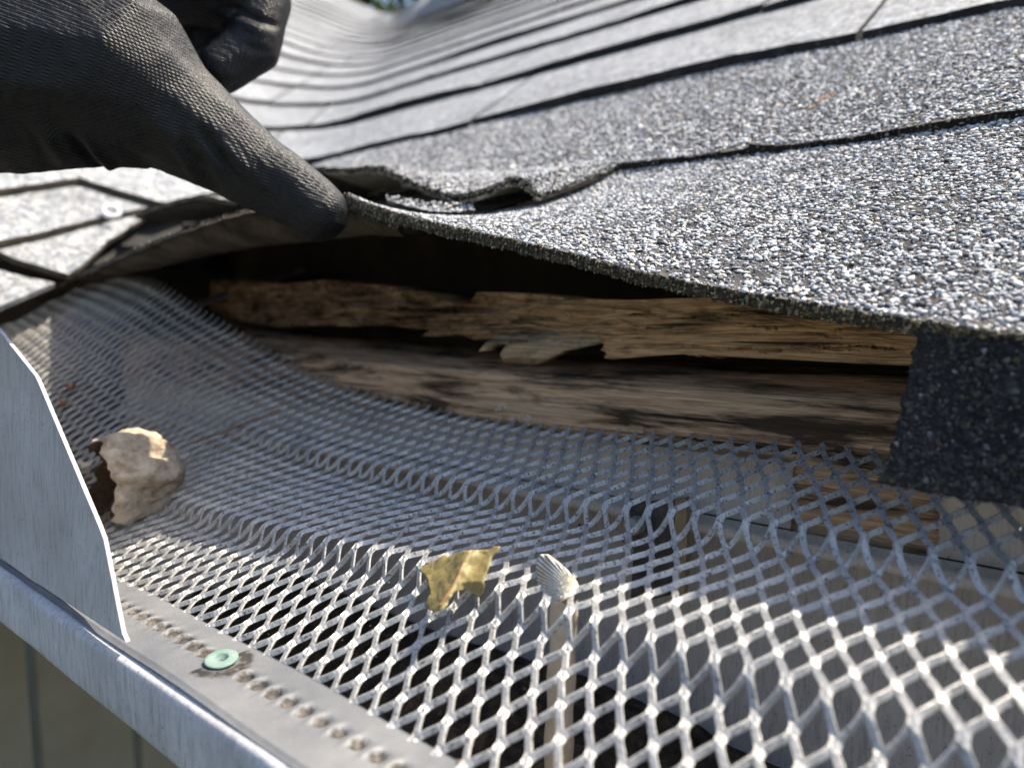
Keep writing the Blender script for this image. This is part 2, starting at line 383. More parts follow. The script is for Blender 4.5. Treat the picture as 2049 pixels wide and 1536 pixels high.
# fascia board: worn arris, flat top going back under the plank
arr = [(240, 668), (450, 695), (650, 719), (960, 744), (1177, 758), (1320, 770), (1569, 792), (1790, 801), (2049, 815), (2350, 832)]
bak = [(240, 650), (450, 672), (650, 692), (1001, 722), (1177, 730), (1370, 741), (1569, 749), (1807, 757), (2049, 768), (2350, 780)]
nu = 300; rows = []
for i in range(nu):
    t_ = i/(nu-1); a_ = polyline(arr, t_); b_ = polyline(bak, t_)
    A_ = atY(a_[0], a_[1], 231); Bk = atY(b_[0], b_[1], 262); Bk = np.array([A_[0], 262, Bk[2]])
    row = [np.array([A_[0], 344, Bk[2]-1]), Bk]
    for k in range(1, 7):
        q = Bk+(A_-Bk)*k/7; row.append(q+np.array([0, 0, .8*wn(q[0], q[1], 3.)]))
    row.append(A_+np.array([0, .5+.8*fbm((A_[0]*.05, 1, 2)), -.3+.6*fbm((A_[0]*.06, 0, 1))]))
    for k in range(1, 22):
        z_ = A_[2]-.8-k*2.0
        chip = max(0, fbm((A_[0]*.018, z_*.10, 11.), 4)-.25)*7
        crack = 3.5 if abs(z_-(A_[2]-17.5+2.2*fbm((A_[0]*.02, 3, 3))+.02*(A_[0]+100))) < 1.0 and A_[0] > -130 else 0
        row.append(np.array([A_[0], 230.5+chip+crack-.9*wn(A_[0], z_, 4.), z_]))
    row.append(np.array([A_[0], 231, -100])); row.append(np.array([A_[0], 250, -150]))
    rows.append(row)
G = np.array(rows); fas = thing('fascia_board', (-150, 234, -150), 'weathered stained fascia board just below the rotten plank', 'board')
part('board', G.reshape(-1, 3), grid_faces(*G.shape[:2]), M['fascia'], fas, True)
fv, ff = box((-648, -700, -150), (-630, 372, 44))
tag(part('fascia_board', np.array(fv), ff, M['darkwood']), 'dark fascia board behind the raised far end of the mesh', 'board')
nb_ = np.zeros((60, 12, 3))
for i in range(60):
    X = 312+(A_[0]+1-312)*i/59
    for j in range(12): nb_[i, j] = [(X, 344, Bk[2]), (X, 262, Bk[2]), (X, 246, Bk[2]-2), (X, 233, A_[2]+.3), (X, 231, A_[2]-1)][j] if j < 5 else (X, 231-.8*wn(X, A_[2]-5*(j-4), 4.), A_[2]-1-9*(j-4))
tag(part('fascia_board', nb_.reshape(-1, 3), grid_faces(60, 12), M['fascia'], None, True), 'fascia board at the right end behind the hanging starter shingle', 'board')
nb_ = np.zeros((60, 9, 3)); x1_ = atY(2110, 700, 242)[0]+1
for i in range(60):
    X = 312+(x1_-312)*i/59
    for j in range(9): z_ = -16+24*j/8 if 0 < j < 8 else (-16 if j == 0 else 8); nb_[i, j] = (X, (244-1.2*wn(X, z_, 2.2)) if 0 < j < 8 else 285, z_)
tag(part('roof_deck_plank', nb_.reshape(-1, 3), grid_faces(60, 9), M['plank'], None, True), 'sound tan plank at the right end behind the hanging starter shingle', 'plank')
# a grey metal drip edge far back in the dark gap
p0, p1 = atY(392, 613, 262), atY(612, 538, 310); dd = np.array([0, 3, 5.])
vv = [p0, p1, p1+dd, p0+dd]; vv = vv+[q+np.array([2, 2, -.8]) for q in vv]
tag(part('drip_edge', np.array(vv), [(0,1,2,3),(7,6,5,4),(0,4,5,1),(1,5,6,2),(2,6,7,3),(3,7,4,0)], M['bracket']), 'thin grey metal strip slanting through the dark gap', 'drip edge')

# ------------------------------------------------------------------ shingles
main = thing('shingle_roof', (-150, 190, -4), 'sunlit grey asphalt shingle roof slope filling the upper right', 'roof')
left = thing('shingle_roof', (-560, 100, 20), 'far shingle roof slope across the valley, behind the glove', 'roof')
def two_sided(o, ntop, under):
    me = o.data; me.materials.append(under); idx = [0]*ntop+[1]*(len(me.polygons)-ntop); me.polygons.foreach_set('material_index', idx)
ICO = np.array([(0, -1, 1.618), (0, 1, 1.618), (0, -1, -1.618), (0, 1, -1.618), (1, 1.618, 0), (-1, 1.618, 0), (1, -1.618, 0), (-1, -1.618, 0), (1.618, 0, 1), (1.618, 0, -1), (-1.618, 0, 1), (-1.618, 0, -1)])/1.9
ICF = np.array([(0,8,1),(0,1,10),(0,10,7),(0,7,6),(0,6,8),(1,8,4),(1,4,5),(1,5,10),(2,3,9),(2,11,3),(2,9,6),(2,6,7),(2,7,11),(3,4,9),(3,5,4),(3,11,5),(4,8,9),(5,11,10),(6,9,8),(7,10,11)])
PAL = np.array([(.66, .655, .64), (.58, .58, .565), (.50, .505, .51), (.42, .435, .455), (.34, .36, .39), (.27, .28, .30), (.19, .195, .21), (.09, .088, .092), (.47, .41, .34), (.36, .41, .33)])
PW = np.array([.08, .10, .12, .15, .16, .14, .11, .08, .05, .015])
def rocks(name, P, N, size, parent, pal=PAL, pw=PW, bright=1.12, sink=.2):
    n = len(P); jit = 1+(rng.random((n, 12, 1))-.5)*.95
    B = ICO[None]*jit
    ax = rng.normal(size=(n, 3)); ax /= np.linalg.norm(ax, axis=1, keepdims=True)
    sc = .45+.85*rng.random((n, 3))
    B = B*sc[:, None, :]
    a = rng.random(n)*6.28; ca, sa = np.cos(a)[:, None, None], np.sin(a)[:, None, None]
    k = ax[:, None, :]; B = B*ca+np.cross(np.broadcast_to(k, B.shape), B)*sa+k*np.sum(k*B, 2, keepdims=True)*(1-ca)
    B = B-N[:, None, :]*np.sum(B*N[:, None, :], 2, keepdims=True)*.48
    V = P[:, None, :]+N[:, None, :]*(size*sink)[:, None, None]+B*(size*.5)[:, None, None]
    org = origin_of(parent); V = (V.reshape(-1, 3)/1000+np.array([0, 0, ZC])-org).astype(np.float32)
    Fc = (ICF[None]+(np.arange(n)*12)[:, None, None]).reshape(-1, 3).astype(np.int32)
    me = bpy.data.meshes.new(name); me.vertices.add(len(V)); me.vertices.foreach_set('co', V.ravel())
    me.loops.add(Fc.size); me.loops.foreach_set('vertex_index', Fc.ravel())
    me.polygons.add(len(Fc)); me.polygons.foreach_set('loop_start', np.arange(len(Fc), dtype=np.int32)*3)
    me.update(calc_edges=True); me.validate()
    col = pal[rng.choice(len(pal), n, p=pw/pw.sum())]*(bright*(.85+.3*rng.random((n, 1))))
    at = me.color_attributes.new('col', 'FLOAT_COLOR', 'POINT')
    cc = np.ones((n, 12, 4), np.float32); cc[..., :3] = col[:, None, :]; at.data.foreach_set('color', cc.ravel())
    o = link(name, me, M['granule'], parent); o['kind'] = 'stuff'; return o
def scatter(G, N, spacing, umax=None, thin=None):
    """jittered points on the grid surface, about one per spacing^2 mm"""
    nu, nv = G.shape[:2]
    A = np.linalg.norm(np.cross(G[1:, :-1]-G[:-1, :-1], G[:-1, 1:]-G[:-1, :-1]), axis=2)
    cnt = rng.poisson(A/spacing**2); I, J = np.nonzero(cnt); rep = cnt[I, J]; I = np.repeat(I, rep); J = np.repeat(J, rep)
    a, b = rng.random(len(I))[:, None], rng.random(len(I))[:, None]
    P = G[I, J]*(1-a)*(1-b)+G[I+1, J]*a*(1-b)+G[I, J+1]*(1-a)*b+G[I+1, J+1]*a*b
    return P, N[I, J]

def edge_rough(E, amp=.5):
    for i in range(len(E)): E[i] += np.array([0, amp*fbm((E[i][0]*.35, 3.3, 1.), 3), amp*.5*fbm((E[i][0]*.4, 7.3, 2.), 3)])
    return E
# first course, right of the thumb: lifted towards its left end
e1 = [(2330, 712, 189), (2049, 672, 189), (1830, 640, 189), (1560, 597, 188), (1300, 547, 187), (1100, 497, 186), (900, 452, 186), (790, 424, 187), (725, 402, 189), (690, 386, 191)]
E3 = [atY(*q) for q in e1]; nu, nv = 340, 44; G = np.zeros((nu, nv, 3))
for i in range(nu):
    P0 = polyline(E3, i/(nu-1)); P0 = edge_rough([P0.copy()], .9)[0]; lift = P0[2]-zr(P0[1]); ex = np.interp(P0[0], [-240, -205, -181, -140, -99], [2.0, 1.75, 1.5, 1.28, 1.12])
    for j in range(nv):
        t_ = j/(nv-1); y_ = P0[1]+(345-P0[1])*t_
        z_ = zr(y_)-5*t_+lift*max(0, 1-1.22*t_)**ex+.7*fbm((P0[0]*.02, y_*.02, 4.), 3)*min(1, 4*t_+.2)
        G[i, j] = (P0[0], y_, z_)
V_, F_, N_ = thick_grid(G, 3.9)
sh1 = part('shingle', V_, F_, M['granbase'], main, True); two_sided(sh1, (nu-1)*(nv-1), M['backing'])
tag(sh1, 'grey shingle tab lifted at its left end by the thumb')
P, N = scatter(G, N_, .88)
bald = np.array([noise.noise(Vector(q*.045)) + .55*noise.noise(Vector(q*.16)) for q in P]); keep = rng.random(len(P)) > np.clip((bald-.32)*2.2, 0, .7); P, N = P[keep], N[keep]
rocks('granules', P, N, .5+1.6*rng.random(len(P))**2.4, sh1)
# crumbs and moss along the thick butt
k = 3600; iu = rng.random(k)*(nu-2); ii = iu.astype(int); tt = rng.random(k)
P = G[ii, 0]-N_[ii, 0]*(tt*4.2)[:, None]+np.array([0, -.3, 0])
rocks('butt_crumbs', P, np.tile([0, -1., 0], (k, 1)), .5+.7*rng.random(k), sh1,
      np.array([(.035, .03, .025), (.10, .085, .055), (.20, .17, .11), (.30, .27, .19)]), np.array([.4, .3, .2, .10]))

# next tab of the first course, and the starter strip below it, to the right
nu, nv = 60, 14; G = np.zeros((nu, nv, 3)); x0_ = E3[0][0]+1.0; zo = E3[0][2]-zr(E3[0][1])
for i in range(nu):
    X = 330+(x0_-330)*i/(nu-1)
    for j in range(nv): t_ = j/(nv-1); y_ = 189+.8*fbm((X*.3, 2., 2.), 3)*(1-t_)+156*t_; G[i, j] = (X, y_, zr(y_)+zo*(1-t_)*max(0, 1-abs(X-x0_)/120)-5*t_+.6*fbm((X*.02, y_*.02, 2.), 3))
V_, F_, N_ = thick_grid(G, 3.9); o = part('shingle', V_, F_, M['bitumen'], main, True); two_sided(o, (nu-1)*(nv-1), M['backing'])
P, N = scatter(G, N_, 1.7); rocks('granules', P, N, 1.2+1.0*rng.random(len(P)), o)
G = np.zeros((40, 10, 3))
for i in range(40):
    X = 320-296*i/39
    for j in range(10): t_ = j/9; G[i, j] = (X, 191-15*t_**1.4+.8*fbm((X*.06, t_*3, 1.), 3), -8-32*t_*(1+.05*fbm((X*.1, 1, 1), 3)))
V_, F_, _ = thick_grid(G, 3.2); part('starter_shingle', V_, F_, M['bitumen'], main, True)
# first course, left of the thumb: curled up, its brown backing in view
eL = [(800, 444, 192), (750, 427, 191), (705, 408, 190), (640, 400, 190), (560, 408, 190), (472, 424, 191), (355, 462, 194), (228, 515, 197), (137, 558, 200), (60, 592, 204), (-60, 645, 208)]
rL = [(800, 462, 214), (750, 463, 214), (705, 462, 214), (640, 468, 214), (560, 477, 214), (457, 489, 215), (369, 506, 218), (279, 533, 221), (152, 563, 224), (60, 600, 228), (-60, 655, 232)]
E3 = [atY(*q) for q in eL]; R3 = [atY(*q) for q in rL]; nu, nv = 140, 22; G = np.zeros((nu, nv, 3))
for i in range(nu):
    t_ = i/(nu-1); P0 = edge_rough([polyline(E3, t_)], 1.0)[0]; P1 = polyline(R3, t_); P1[0] = .5*P0[0]+.5*P1[0]
    xb = P0[0]-4; zb = max(zr(345)-8, 0); P3 = np.array([xb, 345, zb]); P2 = P1+(P3-P1)*.45+np.array([0, 0, -4.])
    for j in range(nv): G[i, j] = polyline([P0, P1, P2, P3], j/(nv-1))
V_, F_, N_ = thick_grid(G, 3.0)
shL = part('shingle', V_, F_, M['shingle'], main, True); two_sided(shL, (nu-1)*(nv-1), M['backing'])
tag(shL, 'curled shingle left of the thumb with brown backing showing')
k = 700; ii = (rng.random(k)*(nu-2)).astype(int)
rocks('butt_crumbs', G[ii, 0]-N_[ii, 0]*(rng.random(k)*3.)[:, None], np.tile([0, -1., 0], (k, 1)), .6+.8*rng.random(k), shL,
      np.array([(.05, .05, .05), (.16, .15, .13), (.34, .33, .3)]), np.array([.4, .35, .25]))

# lifted layer above it, reaching from the valley to behind the thumb
eF = [(270, 430, 268), (318, 410, 262), (396, 391, 250), (472, 399, 250), (560, 372, 262), (640, 340, 285), (690, 336, 296)]
E3 = [atY(*q) for q in eF]; nu, nv = 90, 14; G = np.zeros((nu, nv, 3))
for i in range(nu):
    P0 = edge_rough([polyline(E3, i/(nu-1))], 1.5)[0]; P1 = np.array([P0[0]-4, 352., zr(352)-6])
    for j in range(nv): t_ = j/(nv-1); G[i, j] = P0+(P1-P0)*t_+np.array([0, 0, -3*math.sin(math.pi*t_)])
V_, F_, N_ = thick_grid(G, 3.2)
o = part('shingle', V_, F_, M['shingle'], main, True); two_sided(o, (nu-1)*(nv-1), M['backing'])
tag(o, 'lifted shingle layer behind the thumb above the curled one')
# second course: butt line on the roof plane
PN = np.array([0, -T32, 1.]); PC = -4-190*T32
def on_main(px, py): return onplane(px, py, PN, PC)
xs_j = [330, 188, -118, -428, -740]
e2y = lambda X: np.interp(-X, [-400, 20, 75, 168, 300, 470, 760], [310, 311, 309, 316, 326, 330, 334])
for ci in range(4):
    xa, xb = xs_j[ci]-.5, xs_j[ci+1]+.5
    nu, nv = 150, 36; G = np.zeros((nu, nv, 3))
    for i in range(nu):
        X = xa+(xb-xa)*i/(nu-1)
        for j in range(nv):
            t_ = j/(nv-1); y_ = e2y(X)+.9*fbm((X*.3, 1.3, ci), 3)*(1-t_)+(505-e2y(X))*t_
            cr = 2.6*max(0, 1-abs(X-xb)/22)**2*(1-t_)**5 if ci < 2 else 0
            z_ = zr(y_)-7*t_+cr+.8*fbm((X*.016, y_*.016, 8.+ci), 3)
            G[i, j] = (X, y_, z_)
    V_, F_, N_ = thick_grid(G, 4.2)
    o = part('shingle', V_, F_, M['granbase'], main, True); two_sided(o, (nu-1)*(nv-1), M['bitumen'])
    if True:
        P, N = scatter(G, N_, 1.45 if ci < 2 else 1.75)
        keep = (P[:, 1] < 475) & (P[:, 0] < 75) & (P[:, 0] > -620)
        P, N = P[keep], N[keep]; rocks('granules', P, N, (1.05 if ci < 2 else 1.4)+1.1*rng.random(len(P))**1.5, o)
    k = 500; ii = (rng.random(k)*(nu-2)).astype(int)
    rocks('butt_crumbs', G[ii, 0]-N_[ii, 0]*(rng.random(k)*4.)[:, None], np.tile([0, -1., 0], (k, 1)), .6+.8*rng.random(k), o,
          np.array([(.03, .03, .03), (.10, .09, .075), (.30, .28, .24)]), np.array([.5, .35, .15]))

# torn layer sticking out from under the second course beside the thumb
eT = [(630, 334, 288), (700, 336, 274), (757, 331, 262), (800, 350, 255), (850, 372, 248), (900, 386, 244), (950, 383, 244), (1000, 363, 248), (1036, 354, 252), (1058, 368, 252), (1078, 387, 252), (1088, 384, 262), (1082, 368, 285), (1064, 356, 304)]
E3 = [atY(*q) for q in eT]; nu, nv = 220, 16
for lay in range(2):
    G = np.zeros((nu, nv, 3))
    for i in range(nu):
        P0 = edge_rough([polyline(E3, i/(nu-1))], 1.6)[0]; rag = 2.2*fbm((P0[0]*.22, lay*7.7, 1.), 4)+1.4*fbm((P0[0]*.9, lay*3.1, 2.), 2)
        P0 = P0+np.array([0, rag+lay*(1.5+2.5*fbm((P0[0]*.06, 4., 4.), 2)), -lay*(2.3+1.2*fbm((P0[0]*.05, 9., 1.), 2))+.5*rag*(1-lay)]); P1 = np.array([P0[0], 352., zr(352)-6.5-2*lay])
        for j in range(nv):
            t_ = j/(nv-1); G[i, j] = P0+(P1-P0)*t_+np.array([0, 0, -2.5*math.sin(math.pi*t_)+.5*fbm((P0[0]*.15, t_*6, lay), 3)])
    V_, F_, N_ = thick_grid(G, 1.7)
    o = part('shingle', V_, F_, M['bitumen'], main, False); two_sided(o, (nu-1)*(nv-1), M['tanback'] if lay else M['backing'])
    tag(o, 'wavy torn shingle edge right of the thumb tip' if lay == 0 else 'thin torn lower layer of the wavy shingle edge')
    if lay == 0: P, N = scatter(G, N_, 1.3); rocks('granules', P, N, .9+.9*rng.random(len(P)), o)
    k = 700; ii = (rng.random(k)*(nu-2)).astype(int)
    rocks('butt_crumbs', G[ii, 0]-N_[ii, 0]*(rng.random(k)*1.8)[:, None]+np.array([0, -.2, 0]), np.tile([0, -1., 0], (k, 1)), .4+.8*rng.random(k), o,
          np.array([(.03, .03, .03), (.22, .2, .15), (.5, .48, .42)]), np.array([.45, .3, .25]))
# curled sliver between the two layers
sa = [(773, 391, 243), (810, 397, 240), (860, 404, 238), (905, 406, 240), (945, 404, 246)]
sb = [(780, 400, 236), (812, 412, 231), (860, 422, 229), (905, 425, 231), (948, 420, 238)]
nu, nv = 60, 8; G = np.zeros((nu, nv, 3))
A3 = [atY(*q) for q in sa]; B3 = [atY(*q) for q in sb]
for i in range(nu):
    a_, b_ = polyline(A3, i/(nu-1)), edge_rough([polyline(B3, i/(nu-1))], .8)[0]
    for j in range(nv): G[i, j] = b_+(a_-b_)*j/(nv-1)+np.array([0, 0, -1.5*math.sin(math.pi*j/(nv-1))])
V_, F_, N_ = thick_grid(G, 1.6)
o = part('shingle_sliver', V_, F_, M['bitumen'], main, True)
P, N = scatter(G, N_, 1.3); rocks('granules', P, N, 1.1+.9*rng.random(len(P)), o)

# starter strip hanging down over the gutter mesh at the right
ol = [(1842, 650), (1836, 668), (1829, 692), (1826, 715), (1818, 745), (1816, 770), (1806, 800), (1803, 825), (1792, 852), (1789, 880), (1778, 905), (1776, 925), (1764, 948), (1757, 966), (1778, 972), (1800, 973), (1840, 983), (1880, 989), (1940, 1001), (2000, 1008), (2060, 1016), (2260, 1040), (2260, 716), (2049, 684)]
o2 = []
for (xa, ya), (xb, yb) in zip(ol, ol[1:]+ol[:1]):
    n_ = max(1, int(math.hypot(xb-xa, yb-ya)/7))
    for i in range(n_): t_ = i/n_; x_, y_ = xa+(xb-xa)*t_, ya+(yb-ya)*t_; o2.append((x_+9*fbm((x_*.06, y_*.06, 1), 5), y_+7*fbm((x_*.06, y_*.06, 9), 5)))
ol = o2
def flap_fn(px, py):
    t_ = (py-640)/370; Y = 190-15*t_**1.4-3*math.sin(px*.012)*t_-5*t_*math.exp(-max(0, px-1757-.2*(966-py))/45); p = atY(px, py, Y)
    return p+np.array([0, .8*fbm((p[0]*.12, p[2]*.12, 6.), 4)+.35*fbm((p[0]*.5, p[2]*.5, 2.), 3), 0])
vv, ff = slab_from_outline(ol, 7, flap_fn, 3.6)
fl = part('starter_shingle', vv, ff, M['bitumen'], main, True); tag(fl, 'black starter shingle strip hanging over the mesh')
qs = []
while len(qs) < 3400:
    x_, y_ = random.uniform(1765, 2200), random.uniform(650, 1035)
    left_ed = np.interp(y_, [650, 715, 800, 880, 966], [1842, 1826, 1806, 1789, 1757])
    if y_ > 652+(x_-1842)*.16+4 and x_ > left_ed+3 and y_ < np.interp(x_, [1757, 1880, 2060, 2260], [966, 989, 1016, 1040])-3: qs.append(flap_fn(x_, y_))
qs = np.array(qs)
rocks('granules', qs, np.tile([0, -1., .15], (len(qs), 1)), .6+1.0*rng.random(len(qs))**2, fl,
      np.array([(.012, .012, .013), (.028, .027, .026), (.05, .048, .044), (.10, .10, .10), (.17, .17, .17), (.06, .05, .03)]), np.array([.46, .30, .15, .04, .010, .06]), sink=.05)

# further courses: each runs along the slope, bends through the woven valley and on along the far slope
RV = 170.; LA = RV*math.pi/2
def course_pos(yk, s, d, dz=0.):
    xc = -555-(zr(yk)-22)/T32; z = zr(yk+d)-7.5*d/165+dz
    if s > LA/2: q = s-LA/2; return np.array([xc+RV+q-d*math.exp(-q/150), yk+d, z])
    if s < -LA/2: q = -s-LA/2; return np.array([xc-d, yk-RV-q+d*math.exp(-q/150), z])
    ph = math.pi/2+(LA/2-s)/RV; return np.array([xc-d+RV+RV*math.cos(ph), yk+d-RV+RV*math.sin(ph), z])
def course_tab(yk, s0, s1, n, seed):
    rr = random.Random(seed); vv, ff = [], []; dips = [rr.uniform(-4.5, 3.5)+rr.choice((0, 0, 2, -3)) for _ in range(4)]; lift = rr.choice((0, 0, .8, 2.2, 3.8)); cnr = rr.uniform(0, 3)
    for i in range(n+1):
        t = i/n; s = s0+(s1-s0)*t
        w_ = np.interp(t, [0, .33, .66, 1], dips)+rr.uniform(-2.2, 2.2); h_ = lift*math.sin(math.pi*t)+cnr*(max(0, t-.8)*5)**2*.5+rr.uniform(-.3, .5)
        vv += [course_pos(yk, s, w_, -5.2+h_), course_pos(yk, s, w_+.5, h_), course_pos(yk, s, 60, h_*.3), course_pos(yk, s, 172), course_pos(yk, s, 172, -3)]
    for i in range(n):
        a, c = 5*i, 5*i+5
        for q in range(5): ff.append((a+q, c+q, c+(q+1) % 5, a+(q+1) % 5))
    ff += [(4, 3, 2, 1, 0), tuple(5*n+q for q in range(5))]
    return vv, ff
ys = [458, 602, 744]
while ys[-1] < 2300: ys.append(ys[-1]+140)
sd = 0
for k, y_ in enumerate(ys):
    xc_ = -555-(zr(y_)-22)/T32; s1 = 215-[20, 130, 60, 190][k % 4]-(xc_+RV)+LA/2; smin = -LA/2-(500 if k < 3 else 900)
    while s1 > smin:
        s0 = s1-302.5; own = main if (s0+s1)/2 > 0 else left; sd += 1
        vv, ff = course_tab(y_, s0, s1, 16, sd)
        o = part('shingle', np.array(vv), ff, M['shingle'], own); me = o.data; me.materials.append(M['bitumen'])
        for p_ in me.polygons:
            if abs(p_.normal.z) < .45: p_.material_index = 1
        s1 -= 305.5
def far_mass(parent, y0, y1, sa, sb):
    vv, ff = [], []
    for y_ in np.arange(y0, y1, 140):
        xc_ = -555-(zr(y_)-22)/T32; top = (900-(xc_+RV)+LA/2) if sb is None else sb
        v2, f2 = course_tab(y_, sa, top, 30, int(y_)); a = len(vv); vv += v2; ff += [tuple(a+q for q in t) for t in f2]
    o = part('far_shingles', np.array(vv), ff, M['shingle'], parent); o['kind'] = 'stuff'
far_mass(main, ys[-1]+140, 7000, 0, None); far_mass(left, ys[-1]+140, 3200, -3000, 0)
# felt and deck below the shingles
def deck(parent, P4, name, mat, th):
    P4 = np.array(P4, float); n_ = np.cross(P4[1]-P4[0], P4[3]-P4[0]); n_ /= np.linalg.norm(n_)
    V8 = np.concatenate([P4, P4-n_*th]); part(name, V8, [(0,1,2,3),(7,6,5,4),(0,4,5,1),(1,5,6,2),(2,6,7,3),(3,7,4,0)], mat, parent)
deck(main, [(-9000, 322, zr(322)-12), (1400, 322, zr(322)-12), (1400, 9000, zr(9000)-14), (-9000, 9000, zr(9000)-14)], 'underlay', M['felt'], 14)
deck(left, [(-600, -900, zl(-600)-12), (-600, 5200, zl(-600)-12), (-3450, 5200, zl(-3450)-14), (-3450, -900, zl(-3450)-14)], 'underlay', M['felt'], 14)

# valley shingles at the lower left, cut and layered
VN = np.array([S32, 0, C32]); VC = VN@np.array([-555, 0, 22.])
def valley_fn(off):
    return lambda px, py: onplane(px, py, VN, VC+off)+VN*.9*fbm((px*.02, py*.02, off), 3)
for (ol, off, lab) in (
    ([(-90, 440), (100, 430), (330, 396), (327, 410), (300, 428), (279, 442), (248, 462), (218, 480), (196, 502), (178, 518), (158, 536), (137, 547), (100, 538), (66, 528), (33, 518), (0, 504), (-90, 478)], 7, 'valley shingle with its clipped corner over the mesh'),
    ([(-90, 503), (0, 482), (110, 457), (216, 431), (270, 419), (318, 409), (350, 400), (396, 391), (440, 402), (476, 421), (520, 400), (520, 330), (-90, 330)], 14, None),
    ([(-90, 391), (0, 378), (90, 366), (160, 355), (200, 368), (255, 385), (312, 401), (345, 405), (400, 388), (520, 372), (520, 290), (-90, 290)], 21, None)):
    vv, ff = slab_from_outline(ol, 14, valley_fn(off), tuple(-VN*4.5))
    o = part('shingle', vv, ff, M['shingle'], left, False); o.data.materials.append(M['backing'])
    for p_ in o.data.polygons:
        if p_.normal.dot(Vector(VN)) < .5: p_.material_index = 1
    if lab: tag(o, lab)
for (ol, off) in (([(-90, 520), (0, 540), (60, 556), (110, 566), (76, 580), (40, 596), (0, 614), (-90, 650)], 0),):
    vv, ff = slab_from_outline(ol, 12, valley_fn(off), tuple(-VN*4)); part('shingle', vv, ff, M['shingle'], left)
# pale ring on the valley shingle
cp = valley_fn(19)(222, 424); u_ = np.array([.5, .86, 0.]); u_ -= VN*(u_@VN); u_ /= np.linalg.norm(u_); w_ = np.cross(VN, u_)
vv, ff = [], []
for i in range(24):
    a = i/24*6.283; rr = 5.2*(1+.12*math.sin(2*a+1))
    for j in range(8):
        b = j/8*6.283; q = (rr+1.9*math.cos(b)); vv.append(cp+u_*math.cos(a)*q+(w_*.75+VN*.6)*math.sin(a)*q+VN*1.6*math.sin(b))
        ff.append((i*8+j, ((i+1) % 24)*8+j, ((i+1) % 24)*8+(j+1) % 8, i*8+(j+1) % 8))
tag(part('ring', np.array(vv), ff, M['cotton'], None, True), 'small pale ring lying on a shingle below the glove', 'ring')
# rusty flecks on the second course
for (px, py, s_) in ((1652, 203, 9), (1640, 210, 7), (1664, 198, 8), (1628, 222, 6), (1567, 213, 5), (1615, 230, 5), (632, 158, 14)):
    if px > 700:
        c_ = on_main(px, py)+np.array([0, -1, 1.5])
    else:
        c_ = onplane(px, py, np.array([T32, 0, 1.]), 22-555*T32)+np.array([3, 0, 4.])
        s_ *= 2
    vv = [c_+np.array([math.cos(a)*s_*.16*random.uniform(.5, 1.3), math.sin(a)*s_*.2*random.uniform(.5, 1.3)*C32, math.sin(a)*s_*.2*S32+random.uniform(0, 1)]) for a in np.arange(0, 6.28, .9)]
    n_ = len(vv); vv += [q+np.array([0, .2, -.5]) for q in vv]
    ff = [tuple(range(n_)), tuple(range(2*n_-1, n_-1, -1))]+[(i, n_+i, n_+(i+1) % n_, (i+1) % n_) for i in range(n_)]
    tag(part('leaf_fragment', np.array(vv), ff, M['rust']), {1652: 'largest orange leaf crumb in the cluster on the second shingle course', 1640: 'orange leaf crumb just left of the largest one in the cluster', 1664: 'orange leaf crumb at the upper right end of the cluster on the shingles', 1628: 'small orange leaf crumb at the lower left of the cluster', 1567: 'lone orange leaf speck far left of the crumb cluster on the shingles', 1615: 'orange leaf speck lowest of the crumbs on the second course', 632: 'tiny orange leaf fleck on the far slope right of the glove'}[px], 'leaf', 'orange leaf crumbs on the roof')

# ------------------------------------------------------------------ gutter
gut = thing('gutter', (-150, 130, -152), 'white painted metal gutter with peeling front lip below the mesh', 'gutter')
def extrude(prof, x0, x1, mat, name, parent, th=1.0, n=60, swap=None, wob=.4):
    """prof: (y,z) points; sheet with thickness th along the run x0..x1 (swap: run along y at a mirrored place)"""
    pr = np.array(prof, float); G = np.zeros((n, len(pr), 3))
    for i in range(n):
        X = x0+(x1-x0)*i/(n-1)
        for j, (a, b) in enumerate(pr):
            o_ = wob*fbm((X*.01, a*.03, b*.03), 3)
            G[i, j] = (X, a+o_, b+o_) if swap is None else (swap-(a-75), X, b)
    V_, F_, _ = thick_grid(G, th); return part(name, V_, F_, mat, parent, True)
hem = [(93, -93.2), (84, -92.4), (77.2, -92.2), (75.2, -92.5), (74.4, -93.2), (74.1, -94.6), (74.0, -98), (74.0, -104), (74.0, -109), (74.4, -110.8), (75.6, -111.8), (84, -112)]
front = [(84.5, -112.4), (91, -115), (98, -124), (104, -137), (112, -147), (121, -152)]
extrude(hem, 310, -402, M['lip'], 'front_lip', gut, 1.2, 220, None, .7)
extrude(front, 310, -402, M['lip'], 'front_panel', gut, .8)
extrude([(121.5, -152), (160, -153), (229, -152)], 310, -560, M['inner'], 'floor', gut, .8)
extrude([(229.4, -152), (228.6, -110), (228.4, -75.5)], 310, -560, M['inner'], 'back_wall', gut, .8)
extrude([(228.2, -75), (223, -74.6), (221.6, -73.6), (221.6, -72.2), (223, -71.2), (228, -70.4)], 310, -560, M['cream'], 'back_hem', gut, .8)
extrude([(227.8, -69), (227.4, -58), (227.9, -47.5)], -68, -560, M['cream'], 'back_flange', gut, .7)
extrude([(227.8, -69), (227.4, -58), (227.9, -47.5)], 310, -27, M['cream'], 'back_flange', gut, .7)
extrude(hem, 70, -700, M['lip'], 'front_lip', gut, 1.2, 40, -402)
extrude(front, 70, -700, M['lip'], 'front_panel', gut, .8, 40, -402)
extrude([(121.5, -152), (196, -152)], 70, -700, M['inner'], 'floor', gut, .8, 20, -402)
extrude([(196.4, -152), (195.6, -100)], 70, -700, M['cream'], 'back_wall', gut, .8, 20, -402)
